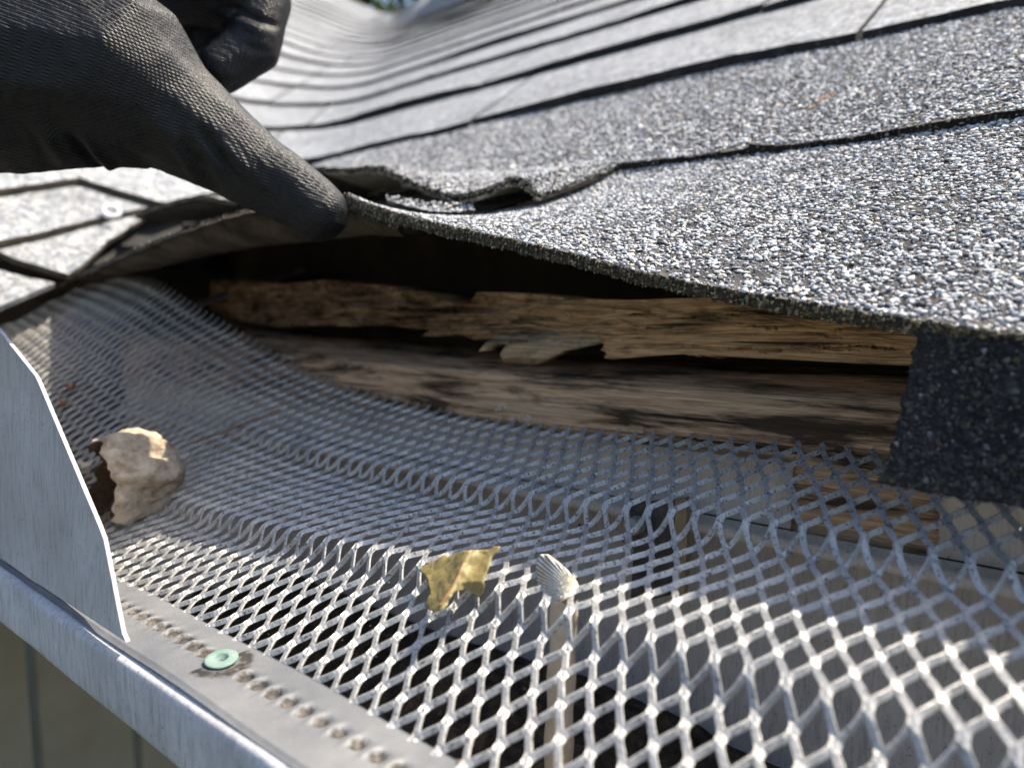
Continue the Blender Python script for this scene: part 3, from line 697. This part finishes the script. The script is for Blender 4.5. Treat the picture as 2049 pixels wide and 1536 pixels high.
# leaf debris on the gutter floor
nx, ny = 150, 30; G = np.zeros((nx, ny, 3))
for i in range(nx):
    for j in range(ny):
        X = -30-330*i/(nx-1); y_ = 120+108*j/(ny-1)
        h_ = (14*math.exp(-((X+140)/60)**2)+6)*min(1, (-30-X)/30, (X+360)/30)+7*fbm((X*.05, y_*.06, 0), 4)
        G[i, j] = (X, y_, max(-151.5, -151+h_*max(0, math.sin(math.pi*j/(ny-1)))**.5))
V_, F_, _ = thick_grid(G, 1.)
tag(part('leaf_litter', V_, F_, M['debris'], None, True), 'dark wet leaf litter in the gutter bottom', 'litter', kind='stuff')
# hidden hanger bracket with its screw, seen through the mesh
hg = thing('gutter_hanger', tuple(atY(1320, 1180, 216)), 'dark hanger bracket with a screw seen through the mesh', 'bracket')
vv, ff = slab_from_outline([(1258, 1012), (1300, 1004), (1345, 1000), (1348, 1100), (1342, 1190), (1300, 1200), (1262, 1196), (1268, 1100)], 14, lambda a, b: atY(a, b, 216+.01*(b-1000)), 3); part('bracket_plate', vv, ff, M['bracket'], hg)
vv, ff = slab_from_outline([(1350, 1000), (1372, 996), (1374, 1100), (1368, 1200), (1352, 1204)], 10, lambda a, b: atY(a, b, 213), 3); part('bracket_edge', vv, ff, M['brass'], hg)
sc_ = atY(1268, 1052, 212); vv, ff = [], []
for k_, (r_, d_) in enumerate(((.2, -2.6), (1.4, -2.6), (1.5, -1.9), (2.6, -2.2), (3.1, -1.2), (3.2, 3))):
    for i in range(16): a = i/16*6.283; vv.append(sc_+np.array([math.cos(a)*r_, d_, math.sin(a)*r_]))
for k_ in range(5):
    for i in range(16): ff.append((k_*16+i, k_*16+(i+1) % 16, (k_+1)*16+(i+1) % 16, (k_+1)*16+i))
ff.append(tuple(range(15, -1, -1)))
part('screw', np.array(vv), ff, M['zinc'], hg, True)

# ------------------------------------------------------------------ gutter guard: expanded metal sheet with solid edge strip
grd = thing('gutter_guard', (-150, 90, -91), 'galvanised expanded metal gutter guard with solid riveted edge strip', 'gutter guard')
KX = [310, -50, -100, -150, -200, -250, -300, -350, -400, -450, -500, -550, -610]
def K(vals): return np.array(vals, float)
# profile heights at each station: strip edge, first fold, second fold, inner edge
S_z = K([-91, -91, -91, -91, -91, -91, -91, -91, -88, -80, -66, -50, -38])
f2t = K([-71, -70.5, -70, -70.5, -73, -76, -77.5, -77, -72, -60, -46, -32, -18]); f2b = f2t-K([6.5, 6.5, 6.5, 6.5, 6.5, 6, 5, 4, 4, 4, 4, 4, 4])
f1t = K([-51, -54.5, -57.5, -60, -61, -60.5, -57, -50, -40, -30, -19, -6, 4]); f1b = f1t-K([6, 6, 6, 5.5, 5, 4.5, 4, 3.6, 3.6, 3.6, 3.6, 3.6, 3.6])
in_z = K([-38, -40, -42, -44, -45, -42, -36, -25, -9, 6, 22, 30, 34])
in_y = K([229, 229, 229, 229, 229, 229, 229, 229, 229, 230, 232, 234, 236])
PY = [97, 130, 134, 178.5, 182]
def prof(X):
    c = lambda a: np.interp(-X, -K(KX), a)
    return np.array([(PY[0], c(S_z)), (PY[1], c(f2b)), (PY[2], c(f2t)), (PY[3], c(f1b)), (PY[4], c(f1t)), (c(in_y), c(in_z))])
PITCH = 7.25; NROW = 19.5
VB = [0, 5.15, 6, 12.35, 13, NROW]                       # bond rows at the profile nodes
RF = np.linspace(-1, NROW+1, 173); NXS = 350; XS = np.linspace(310, -610, NXS); TB = np.zeros((NXS, len(RF), 2))
for i, X in enumerate(XS):
    P = prof(X); k = np.clip(np.searchsorted(VB, RF, side='right')-1, 0, 4); VBa = np.array(VB, float); a = ((RF-VBa[k])/(VBa[k+1]-VBa[k]))[:, None]; TB[i] = P[k]+(P[k+1]-P[k])*a
ker = np.array([1, 4, 6, 4, 1.])/16
for _ in range(8):                                   # round the stations along the run
    pad = np.pad(TB, ((2, 2), (0, 0), (0, 0)), mode='edge'); TB = sum(ker[k]*pad[k:k+NXS] for k in range(5))
for _ in range(3):
    pad = np.pad(TB, ((0, 0), (1, 1), (0, 0)), mode='reflect', reflect_type='odd'); TB = .25*pad[:, :-2]+.5*pad[:, 1:-1]+.25*pad[:, 2:]
def surf(X, r):
    fi = np.clip((310-X)/920*(NXS-1), 0, NXS-1.001); fj = np.clip((r+1)/(NROW+2)*(len(RF)-1), 0, len(RF)-1.001)
    i = fi.astype(int); j = fj.astype(int); a = (fi-i)[..., None]; b = (fj-j)[..., None]
    q = TB[i, j]*(1-a)*(1-b)+TB[i+1, j]*a*(1-b)+TB[i, j+1]*(1-a)*b+TB[i+1, j+1]*a*b
    dent = .22*np.sin(X*.045+r*.3)+.12*np.sin(X*.11-r*.5)
    return np.stack([X+.5*np.sin(r*1.3), q[..., 0], q[..., 1]+dent*np.clip(r/3, 0, 1)], -1)
# every strand zigzags across the gutter and is bonded to its two neighbours in turn
vv, ff = [], []; base_i = 0; hw, ht = .78, .27
nst = int(2*908/PITCH)
for s_ in range(nst):
    xc = 306-s_*PITCH/2; rr, xx = [], []
    for m_ in range(-1, 21):
        sg = 1 if (m_+s_) % 2 == 0 else -1
        xo = sg*(PITCH/4-.34)
        for (dr, k_) in ((-.30, .62), (-.13, 1.), (.13, 1.), (.30, .62)): rr.append(m_+dr); xx.append(xc+xo*k_)
        rr.append(m_+.5); xx.append(xc)
    r = np.array(rr); X = np.array(xx)+rng.normal(0, .04, len(rr)); end = NROW+(.05 if s_ % 2 else -.38)+rng.normal(0, .03)
    ok = (r > -.25) & (r < end); r = r[ok]; X = X[ok]
    P = surf(X, r)
    du = surf(X-.8, r)-surf(X+.8, r); dv = surf(X, r+.15)-surf(X, r-.15)
    nn = np.cross(du, dv); nn /= np.linalg.norm(nn, axis=1, keepdims=True); nn = np.where(nn[:, 2:] < 0, -nn, nn)
    tg = np.gradient(P, axis=0); tg /= np.linalg.norm(tg, axis=1, keepdims=True)
    bb = np.cross(tg, nn); bb /= np.linalg.norm(bb, axis=1, keepdims=True); bb = np.where(bb[:, :1] < 0, -bb, bb)
    # legs twist one way or the other between the bonds
    leg = np.gradient(X)/(np.abs(np.gradient(r))*7.6+1e-6)
    th_ = np.radians(24)+np.clip(leg, -.6, .6)*1.25; cw, sw = np.cos(th_)[:, None], np.sin(th_)[:, None]
    wv = cw*bb-sw*nn; tv = cw*nn+sw*bb
    ring_ = np.stack([P+wv*hw+tv*ht*.8, P+wv*hw*.93+tv*ht, P-wv*hw*.93+tv*ht, P-wv*hw+tv*ht*.8, P-wv*hw-tv*ht, P+wv*hw-tv*ht], 1)
    n_ = len(P); vv.append(ring_.reshape(-1, 3))
    for i in range(n_-1):
        a = base_i+6*i
        for q in range(6): ff.append((a+q, a+(q+1) % 6, a+6+(q+1) % 6, a+6+q))
    ff.append(tuple(base_i+q for q in range(5, -1, -1))); ff.append(tuple(base_i+6*(n_-1)+q for q in range(6)))
    base_i += 6*n_
mp = part('mesh_panel', np.concatenate(vv), ff, M['zinc'], grd)
gx = 70-rng.integers(0, 178, 1500)*PITCH/2; gr = rng.integers(0, 20, 1500)+rng.normal(0, .12, 1500); gx = gx+rng.normal(0, .7, 1500); ok = (gr < NROW-.3) & (gr > 0)
Pg = surf(gx[ok], gr[ok])+np.array([0, 0, .35])
rocks('grit', Pg, np.tile([0, 0, 1.], (len(Pg), 1)), .25+.75*rng.random(len(Pg))**3, mp, np.array([(.02, .018, .016), (.06, .05, .04), (.16, .12, .08)]), np.array([.5, .35, .15]), sink=.1)
# solid strip with a row of pressed, dirt-filled louvres
LX0, LDX = -88.0, 6.3
xs_s = np.arange(308, -331, -.62); ysn = np.concatenate([[76.3], np.arange(77, 98.6, .62)]); G = np.zeros((len(xs_s), len(ysn), 3)); dirt = np.zeros((len(xs_s), len(ysn)))
XX, YY = np.meshgrid(xs_s, ysn, indexing='ij')
ZZ = -90.6+.35*np.sin(XX*.03)+.25*np.sin(XX*.081+YY*.2)+np.where(YY < 76.9, -1.2, 0)
RIV = atY(443, 1322, 0.001); RIV = ray(443, 1322); RIV = RIV*(-90.0/RIV[2])
lx = ((XX-LX0+LDX/2) % LDX)-LDX/2; ly = YY-88.6
near = np.hypot(XX-RIV[0], YY-RIV[1])
amp = np.where(near < 8, np.clip((near-5.5)/2.5, 0, 1), 1)
cell = np.floor((XX-LX0+LDX/2)/LDX); va = 1+.25*np.sin(cell*12.9)
pit = np.exp(-(lx/1.45)**4-((ly-lx*.25)/1.9)**4)
ridge = np.exp(-((lx+2.0)/.9)**2-(ly/2.8)**2)-.5*np.exp(-((lx-2.3)/1.0)**2-(ly/2.8)**2)
ZZ = ZZ+amp*va*(-2.6*pit*(.6+.4*np.clip(lx/2, -1, 1))+.8*ridge)
dirt = amp*np.clip(np.exp(-((lx-.2)/1.6)**2-((ly-.1)/1.9)**2)*1.15+.2*np.exp(-((lx+.6)/3.2)**2-((ly+2)/2.6)**2), 0, 1)*va
dirt = np.maximum(dirt, np.exp(-((near-6.2)/2.2)**2)*.7*((XX-RIV[0]) > -1.5))
V_, F_, _ = thick_grid(np.stack([XX, YY, ZZ], -1), .8)
sp_ = part('edge_strip', V_, F_, M['strip'], grd, True)
at = sp_.data.color_attributes.new('col', 'FLOAT_COLOR', 'POINT'); cc = np.zeros((len(V_), 4), np.float32); d2 = np.concatenate([dirt.ravel(), dirt.ravel()*0]); cc[:, :3] = d2[:, None]; cc[:, 3] = 1; at.data.foreach_set('color', cc.ravel())
# rivet
vv, ff = [], []; tilt = np.array([-.10, .06])
for k_, (r_, z_) in enumerate(((.05, -2.6), (1.6, -2.4), (1.75, .2), (1.95, .32), (2.9, .30), (3.8, .16), (4.2, .0), (4.2, -.25), (3.7, -.35))):
    for i in range(32):
        a = i/32*6.283; dx, dy = math.cos(a)*r_, math.sin(a)*r_
        vv.append(RIV+np.array([dx, dy, z_+.8+tilt[0]*dx+tilt[1]*dy+.06*math.sin(3*a)*r_/6]))
for k_ in range(8):
    for i in range(32): ff.append((k_*32+i, k_*32+(i+1) % 32, (k_+1)*32+(i+1) % 32, (k_+1)*32+i))
ff.append(tuple(range(31, -1, -1)))
tag(part('rivet', np.array(vv), [t[::-1] for t in ff], M['rivet'], grd, True), 'pale green hollow rivet')

# ------------------------------------------------------------------ splash guard plate on the lip
ol = [(252, 1284), (244, 1266), (207, 1078), (197, 1052), (76, 764), (70, 752), (0, 664), (-60, 592), (-330, 470), (-330, 890), (0, 1116), (120, 1196)]
vv, ff = slab_from_outline(ol, 30, lambda a, b: atY(a, b, 76.4+.5*fbm((a*.006, b*.006, 3.), 2)+(1284-b)*.006), 1.15)
tag(part('splash_guard', vv, ff, M['plate']), 'grey tapered metal splash guard plate standing on the gutter lip', 'splash guard')

# ------------------------------------------------------------------ things lying on the mesh
def mesh_at(px, py):
    """where the sight line meets the guard sheet"""
    d = ray(px, py); best = None
    Xg, rg = np.meshgrid(np.linspace(60, -590, 360), np.linspace(0, NROW, 120), indexing='ij'); S = surf(Xg.ravel(), rg.ravel())
    D_ = S@F; u_ = 1024.5+FPX*(S@R)/D_; v_ = 768-FPX*(S@U)/D_; k = np.argmin((u_-px)**2+(v_-py)**2+ .02*D_); return S[k]
# curled leaf
def z5(l): return [(800+x/5.12, 1060+y/5.12) for x, y in l]
ol = z5([(192, 408), (240, 372), (285, 340), (340, 325), (400, 285), (440, 258), (490, 276), (560, 240), (640, 214), (740, 206), (840, 205), (930, 204), (945, 172), (1022, 168), (1000, 220), (945, 275), (915, 330), (900, 400), (872, 470), (850, 520), (858, 570), (842, 630), (818, 692), (770, 660), (720, 625), (660, 612), (600, 622), (545, 650), (515, 700), (480, 770), (430, 822), (370, 842), (300, 815), (255, 775), (275, 720), (305, 650), (300, 600), (285, 550), (275, 490), (235, 450)])
lb = mesh_at(880, 1215)
def leaf_fn(px, py):
    t_ = (1225-py)/115; Y = lb[1]-7.0+15*t_
    # midrib fold runs from the lower left to the upper middle
    ax, ay, bx, by = 888, 1205, 926, 1122; s_ = ((bx-ax)*(py-ay)-(by-ay)*(px-ax))/math.hypot(bx-ax, by-ay)
    fold = -3.2*math.exp(-(s_/16)**2)
    curl = 6*max(0, (px-905)/60)*max(0, (py-1165)/30)
    return atY(px, py, Y+fold+curl+.45*fbm((px*.04, py*.04, 1.), 3)-1.5)
a_ = MT('olive_dry_leaf', .55, spec=.4)
vn = a_.vor(260, feat='DISTANCE_TO_EDGE'); lc = a_.ramp(a_.noise(90, 4, .6), [(.35, (.17, .135, .045)), (.5, (.25, .19, .07)), (.68, (.11, .11, .035))])
lc = a_.mix(a_.ramp(vn.outputs['Distance'], [(.0, .55), (.05, 0.)]), lc, (.36, .30, .14)); a_.color(a_.mix(a_.ramp(a_.noise(700, 3), [(.66, 0.), (.72, .8)]), lc, (.08, .05, .02)))
a_.bump(vn.outputs['Distance'], .0006, .6); a_.b.inputs['Transmission Weight'].default_value = 0
vv, ff = slab_from_outline(ol, 5, leaf_fn, .5)
lf = thing('leaf', tuple(lb), 'curled olive yellow dry leaf lying on the gutter mesh', 'leaf')
part('blade', vv, ff, a_.m, lf, True)
rib = []; rf = []
for i in range(15):
    t_ = i/14; px, py = 884+(926-884)*t_+6*math.sin(t_*2.6), 1208+(1120-1208)*t_; p_ = leaf_fn(px, py)-np.array([.0, .45, 0])
    for k_ in range(5):
        a = k_/5*6.283; rib.append(p_+np.array([math.cos(a), math.sin(a)*.6, 0])*(.62-.35*t_))
    if i:
        for k_ in range(5): rf.append(((i-1)*5+k_, (i-1)*5+(k_+1) % 5, i*5+(k_+1) % 5, i*5+k_))
part('midrib', np.array(rib), rf, mk_plain('brown_midrib', [(.16, .075, .03), (.25, .15, .06)], 300, .7), lf, True)
# small gilled mushroom poking through
a_ = MT('gilled_cap', .7, spec=.3)
at_ = a_.n('Attribute', attribute_name='col'); a_.color(a_.mix(at_.outputs['Fac'], (.16, .135, .105), a_.ramp(a_.noise(150, 3), [(.4, (.74, .70, .62)), (.65, (.62, .50, .34))])))
ol = [(1079, 1110), (1093, 1110), (1112, 1124), (1132, 1142), (1151, 1165), (1155, 1175), (1140, 1193), (1120, 1206), (1105, 1212), (1094, 1204), (1089, 1187), (1077, 1171), (1072, 1154), (1073, 1128)]
mb = mesh_at(1128, 1205)
def gill(px, py): return math.sin(24*4*math.atan2(1202-py, 1172-px)+.9*fbm((px*.05, py*.05, 0)))
def cap_fn(px, py):
    t_ = (1208-py)/100
    return atY(px, py, mb[1]-2+9*t_+5*((px-1112)/40)**2-.45*gill(px, py)*min(1, max(0, (1152-px)/30)))
vv, ff = slab_from_outline(ol, 1.7, cap_fn, .9)
ms = thing('mushroom', tuple(mb), 'small white gilled mushroom poking up through the mesh', 'mushroom')
cp_ = part('cap', vv, ff, a_.m, ms, True)
at = cp_.data.color_attributes.new('col', 'FLOAT_COLOR', 'POINT'); n_ = len(vv)//2
D_ = vv[:n_]@F; pu = 1024.5+FPX*(vv[:n_]@R)/D_; pv = 768-FPX*(vv[:n_]@U)/D_
g_ = np.array([.5+.5*gill(x, y) for x, y in zip(pu, pv)]); g_ = np.clip(g_*1.7, 0, 1); cc = np.ones((2*n_, 4), np.float32); cc[:n_, :3] = g_[:, None]; at.data.foreach_set('color', cc.ravel())
vv, ff = [], []
for i in range(22):
    t_ = i/21; py = 1196+(1620-1196)*t_; px = 1128-16*t_; c_ = atY(px, py, mb[1]+3+10*t_)
    if c_[2] < -149: c_[2] = -149
    rr = (3.6+.9*t_+.3*math.sin(i))
    for k_ in range(12): a = k_/12*6.283; vv.append(c_+np.array([math.cos(a)*rr, math.sin(a)*rr*.7, 0])*(1+.08*math.sin(5*a)))
    if i:
        for k_ in range(12): ff.append(((i-1)*12+k_, (i-1)*12+(k_+1) % 12, i*12+(k_+1) % 12, i*12+k_))
part('stem', np.array(vv), ff, mk_plain('tan_stem', [(.42, .34, .25), (.58, .50, .39)], 120, .8, .0006, 500), ms, True)
# hollow husk
hb = mesh_at(285, 1015); hc = atD(262, 954, hb@F-8)
ax_ = -R*.74-F*.66-U*.08; ax_ /= np.linalg.norm(ax_); e1_ = np.cross(ax_, (0, 0, 1)); e1_ /= np.linalg.norm(e1_); e2_ = np.cross(e1_, ax_)
husk = thing('seed_husk', tuple(hb), 'tan hollow dry husk with dark open end beside the splash guard', 'husk')
def lathe(profile, seg, nz, jag=0.):
    vv, ff = [], []
    for k_, (s_, r_) in enumerate(profile):
        for i in range(seg):
            a = i/seg*6.283; q = np.array([math.cos(a), math.sin(a), s_*.06]); w1 = 1+nz*fbm(tuple(q*1.3+k_*.02), 4)+nz*.4*math.sin(5*a+s_*.08)+nz*.75*(abs(fbm((math.cos(a)*2.4, math.sin(a)*2.4, s_*.10), 3))-.3)+nz*.25*math.sin(11*a+2*math.sin(s_*.2))
            ss = s_+(jag*fbm((math.cos(a)*1.1, math.sin(a)*1.1, 5), 3) if k_ in (0, 1, len(profile)-1) else 0)
            vv.append(hc+ax_*ss+(e1_*math.cos(a)+e2_*math.sin(a))*r_*w1)
    for k_ in range(len(profile)-1):
        for i in range(seg): ff.append((k_*seg+i, k_*seg+(i+1) % seg, (k_+1)*seg+(i+1) % seg, (k_+1)*seg+i))
    return np.array(vv), ff
sh_ = [(11, 15.2), (7, 15.8), (1, 16.2), (-4, 15.8), (-9, 14.6), (-13, 13.0), (-16.5, 10.6), (-19, 6.5), (-20, .3)]
sh2_ = [(a_, b_) for k_ in range(len(sh_)-1) for a_, b_ in (sh_[k_], tuple(.5*(p+q) for p, q in zip(sh_[k_], sh_[k_+1])))]+[sh_[-1]]
inn = [(11, 15.2), (10.6, 12.4), (4, 12.6), (-2, 12.4), (-8, 11), (-13, 8), (-16, .3)]
vv, ff = lathe(sh2_, 96, .22, 9); part('shell', vv, ff, mk_plain('tan_husk_skin', [(.18, .125, .075), (.44, .355, .26), (.57, .49, .39)], 150, .9, .0025, 300), husk, True)
vv, ff = lathe(inn, 96, .22, 9); part('lining', vv, [t[::-1] for t in ff], mk_plain('brown_husk_lining', [(.025, .014, .008), (.10, .06, .032)], 200, .9, .0015, 400), husk, True)
for (px, py, s_, lab, mt, lift) in ((140, 782, 5.2, 'brown curled leaf bit high on the mesh near the plate edge', 'rust', 1.5), (128, 812, 4.2, 'small brown leaf bit just below a larger one near the plate', 'rust', 1.2), (172, 945, 6.0, 'pale leaf scrap wedged between the plate and the husk', 'ivory', 3), (366, 930, 5.5, 'tan leaf scrap behind the right side of the husk', 'ivory', 3), (204, 1062, 3.2, 'orange leaf crumb at the lower edge of the plate', 'rust', 1.5), (165, 968, 5.0, 'orange brown leaf scrap under the pale one by the plate', 'rust', 1.2)):
    b_ = mesh_at(px, py+4); n_ = 12; vv = []
    for k_ in range(3):
        for i in range(n_):
            a = i/n_*6.283; rr = s_*(.25, .7, 1.)[k_]*(1+.35*fbm((math.cos(a)*1.7+px, math.sin(a)*1.7, 1), 3)); vv.append(b_+np.array([math.cos(a)*rr, math.sin(a)*rr*.5, lift+k_*k_*.7+1.2*math.sin(2*a)*k_*.5]))
    ff = [tuple(range(n_))]+[(k_*n_+i, k_*n_+(i+1) % n_, (k_+1)*n_+(i+1) % n_, (k_+1)*n_+i) for k_ in range(2) for i in range(n_)]
    o = part('leaf_scrap', np.array(vv), ff, M[mt], None, True); tag(o, lab, 'leaf'); md = o.modifiers.new('thickness', 'SOLIDIFY'); md.thickness = .0004
# thin dry stalk across the mesh
vv, ff = [], []
for i in range(12):
    t_ = i/11; c_ = mesh_at(388+(560-388)*t_, 894+(826-894)*t_)+np.array([0, 0, 1.6+.4*math.sin(i)])
    for k_ in range(5): a = k_/5*6.283; vv.append(c_+np.array([.2*math.cos(a), .45*math.sin(a), .45*math.cos(a)]))
    if i:
        for k_ in range(5): ff.append(((i-1)*5+k_, (i-1)*5+(k_+1) % 5, i*5+(k_+1) % 5, i*5+k_))
tag(part('dry_stalk', np.array(vv), ff, M['rust'], None, True), 'thin dark dry stalk lying across the mesh right of the husk', 'stalk')
# scraps of white lint against the fascia board
for (px, py, n_, lab) in ((1001, 812, 26, 'tuft of white lint stuck to the stained fascia board'), (1052, 836, 34, 'wider scrap of white lint at the mesh edge')):
    vv, ff = [], []
    for k_ in range(n_):
        c_ = atY(px+random.gauss(0, 8 if n_ < 30 else 17), py+random.gauss(0, 5), 227); d_ = rng.normal(size=3); d_ /= np.linalg.norm(d_); e_ = np.cross(d_, (0, 0, 1)); L_ = random.uniform(.6, 1.6); a = len(vv)
        vv += [c_-d_*L_, c_+e_*.28, c_+d_*L_, c_-e_*.28, c_+np.array([0, -.3, .2])]; ff += [(a, a+1, a+4), (a+1, a+2, a+4), (a+2, a+3, a+4), (a+3, a, a+4), (a, a+3, a+2, a+1)]
    tag(part('lint', np.array(vv), ff, M['cotton']), lab, 'lint')

# ------------------------------------------------------------------ gloved hand
def chain(pts):
    """(px, py, D, r) -> balls along the chain"""
    Q = [(*atD(a, b, d), r) for a, b, d, r in pts]; out_ = []
    for p, q in zip(Q[:-1], Q[1:]):
        p, q = np.array(p), np.array(q); n = max(2, int(np.linalg.norm((q-p)[:3])/(min(p[3], q[3])*.16)))
        for i in range(n+1): out_.append(p+(q-p)*i/n)
    return out_
balls = []
balls += chain([(638, 424, 286, 12.6), (612, 404, 285.5, 13.4), (570, 376, 284, 14.6), (505, 338, 281, 16.0), (425, 283, 277, 19.3), (312, 212, 271, 24.6), (200, 140, 265, 36), (20, 125, 258, 40.5), (-180, 120, 250, 39), (-420, 150, 238, 34), (-800, 260, 215, 36)])
balls += chain([(140, -60, 285, 32), (330, -55, 302, 21), (528, 2, 322, 12.6), (505, 92, 318, 12.6), (440, 138, 312, 11.6)])          # index finger, bent
balls += chain([(60, -170, 295, 28), (330, -190, 318, 16), (500, -110, 338, 12.8), (470, 20, 338, 12.6), (400, 80, 326, 12)])          # middle finger
balls += chain([(0, -230, 300, 26), (300, -280, 330, 15.5), (450, -220, 350, 12.5), (430, -90, 350, 12), (370, -20, 340, 11)])         # ring finger
balls += chain([(-40, -280, 305, 22), (230, -350, 335, 13.5), (370, -310, 352, 11), (360, -200, 354, 10.5), (310, -140, 346, 9.5)])    # little finger
balls += chain([(20, 125, 258, 40), (120, -80, 285, 32), (20, -200, 297, 30), (-60, -180, 290, 34), (-180, 60, 262, 38)])
bm = bmesh.new(); ic = bmesh.new(); bmesh.ops.create_icosphere(ic, subdivisions=2, radius=1); IV = np.array([tuple(v.co) for v in ic.verts]); IF = np.array([[v.index for v in f.verts] for f in ic.faces]); ic.free(); bm.free()
Vb = np.concatenate([IV*b[3]+b[:3] for b in balls])/1000; Fb = np.concatenate([IF+len(IV)*i for i in range(len(balls))])
hand_base = W(np.array(balls[0][:3])); tmp = new_mesh('tmp_hand', Vb+np.array([0, 0, ZC])-hand_base, Fb); to = link('tmp_hand', tmp, None)
md = to.modifiers.new('r', 'REMESH'); md.mode = 'VOXEL'; md.voxel_size = .0013; md.use_smooth_shade = True
sm = to.modifiers.new('s', 'SMOOTH'); sm.factor = .5; sm.iterations = 9
dg = bpy.context.evaluated_depsgraph_get(); hm = bpy.data.meshes.new_from_object(to.evaluated_get(dg)); bpy.data.objects.remove(to)
n_ = len(hm.vertices); co = np.empty(n_*3, np.float32); no = np.empty(n_*3, np.float32); hm.vertices.foreach_get('co', co); hm.vertices.foreach_get('normal', no); co = co.reshape(-1, 3); no = no.reshape(-1, 3)
Pm = (co+hand_base-np.array([0, 0, ZC]))*1000; D_ = Pm@F; pu = 1024.5+FPX*(Pm@R)/D_; pv = 768-FPX*(Pm@U)/D_
off = np.zeros(n_)
def crease(x0, y0, x1, y1, wd, dep):
    L = math.hypot(x1-x0, y1-y0); ux, uy = (x1-x0)/L, (y1-y0)/L; t_ = ((pu-x0)*ux+(pv-y0)*uy)/L; s_ = -(pu-x0)*uy+(pv-y0)*ux
    en = np.clip(1-np.abs(t_-.5)*2, 0, 1)**.5*((t_ > 0) & (t_ < 1)); return dep*en*np.exp(-(s_/wd)**2)
front = (no@F.astype(np.float32)) < .3
for c_ in ((400, 255, 480, 372, 9, -2.8), (440, 280, 530, 385, 11, 2.2), (365, 275, 440, 392, 10, -2.0), (455, 300, 560, 420, 9, -1.4), (330, 250, 400, 370, 12, 1.3), (130, 265, 210, 345, 10, -3.4), (150, 262, 235, 350, 11, 2.6), (60, 230, 130, 330, 14, 1.5), (60, 255, 110, 345, 12, -1.0), (520, 330, 610, 440, 22, -.9), (230, 290, 330, 350, 12, -1.1),
           (460, 12, 560, 55, 6, -2.6), (440, 30, 555, 74, 10, 1.8), (470, 85, 540, 105, 8, -1.2)): off += crease(*c_)
off = np.where(front, off, 0)
for i in range(n_): off[i] += .45*noise.noise(Vector(Pm[i]*.09))
co = co+no*(off/1000)[:, None].astype(np.float32); hm.vertices.foreach_set('co', co.ravel().astype(np.float32)); hm.name = 'gloved_hand'
hm.materials.clear(); hm.materials.append(M['glove']); hm.polygons.foreach_set('use_smooth', [True]*len(hm.polygons)); hm.update()
ho = bpy.data.objects.new('gloved_hand', hm); C.objects.link(ho); ho.location = hand_base
tag(ho, 'hand in a black knit work glove lifting the shingle with its thumb', 'hand')

# ------------------------------------------------------------------ tree beyond the ridge
def tree(px, dist, label):
    global vv, ff
    tb = ray(px, 60); tb = tb*(dist/np.linalg.norm(tb)); tb[2] = -2600
    tr = thing('tree', tuple(tb), label, 'tree', 'trees beyond the roof'); vv, ff = [], []
    def limb(p, q, r0, r1):
        p, q = np.array(p, float), np.array(q, float); a0 = len(vv); d = q-p; d /= np.linalg.norm(d); e = np.cross(d, (1, .3, .1)); e /= np.linalg.norm(e); g = np.cross(d, e)
        for (c_, r_) in ((p, r0), ((p+q)/2+rng.normal(size=3)*r1, (r0+r1)/2), (q, r1)):
            for k_ in range(8): a = k_/8*6.283; vv.append(c_+(e*math.cos(a)+g*math.sin(a))*r_)
        for s_ in range(2):
            for k_ in range(8): ff.append((a0+s_*8+k_, a0+s_*8+(k_+1) % 8, a0+s_*8+8+(k_+1) % 8, a0+s_*8+8+k_))
    top = tb+np.array([0, 0, 7600.]); limb(tb, top, 260, 110); tips = []
    for k_ in range(16):
        s_ = tb+np.array([0, 0, random.uniform(3500, 7500)]); a = random.random()*6.28; q = s_+np.array([math.cos(a)*2200, math.sin(a)*2200, random.uniform(900, 2200)])*random.uniform(.6, 1.1); limb(s_, q, 90, 25); tips.append(q)
    part('trunk', np.array(vv), ff, M['bark'], tr, True)
    vv, ff = [], []
    for k_ in range(9000):
        c_ = random.choice(tips)+rng.normal(size=3)*np.array([800, 800, 600]); d_ = rng.normal(size=3); d_ /= np.linalg.norm(d_); e_ = np.cross(d_, rng.normal(size=3)); e_ /= np.linalg.norm(e_); a = len(vv); s_ = random.uniform(70, 150)
        vv += [c_-d_*s_, c_+e_*s_*.5, c_+d_*s_, c_-e_*s_*.5]; ff.append((a, a+1, a+2, a+3))
    part('crown', np.array(vv), ff, M['green'], tr)
tree(650, 13000, 'green leafy tree above the far roof slope, left of the two')
tree(800, 15500, 'green leafy tree above the roof valley, right of the two')
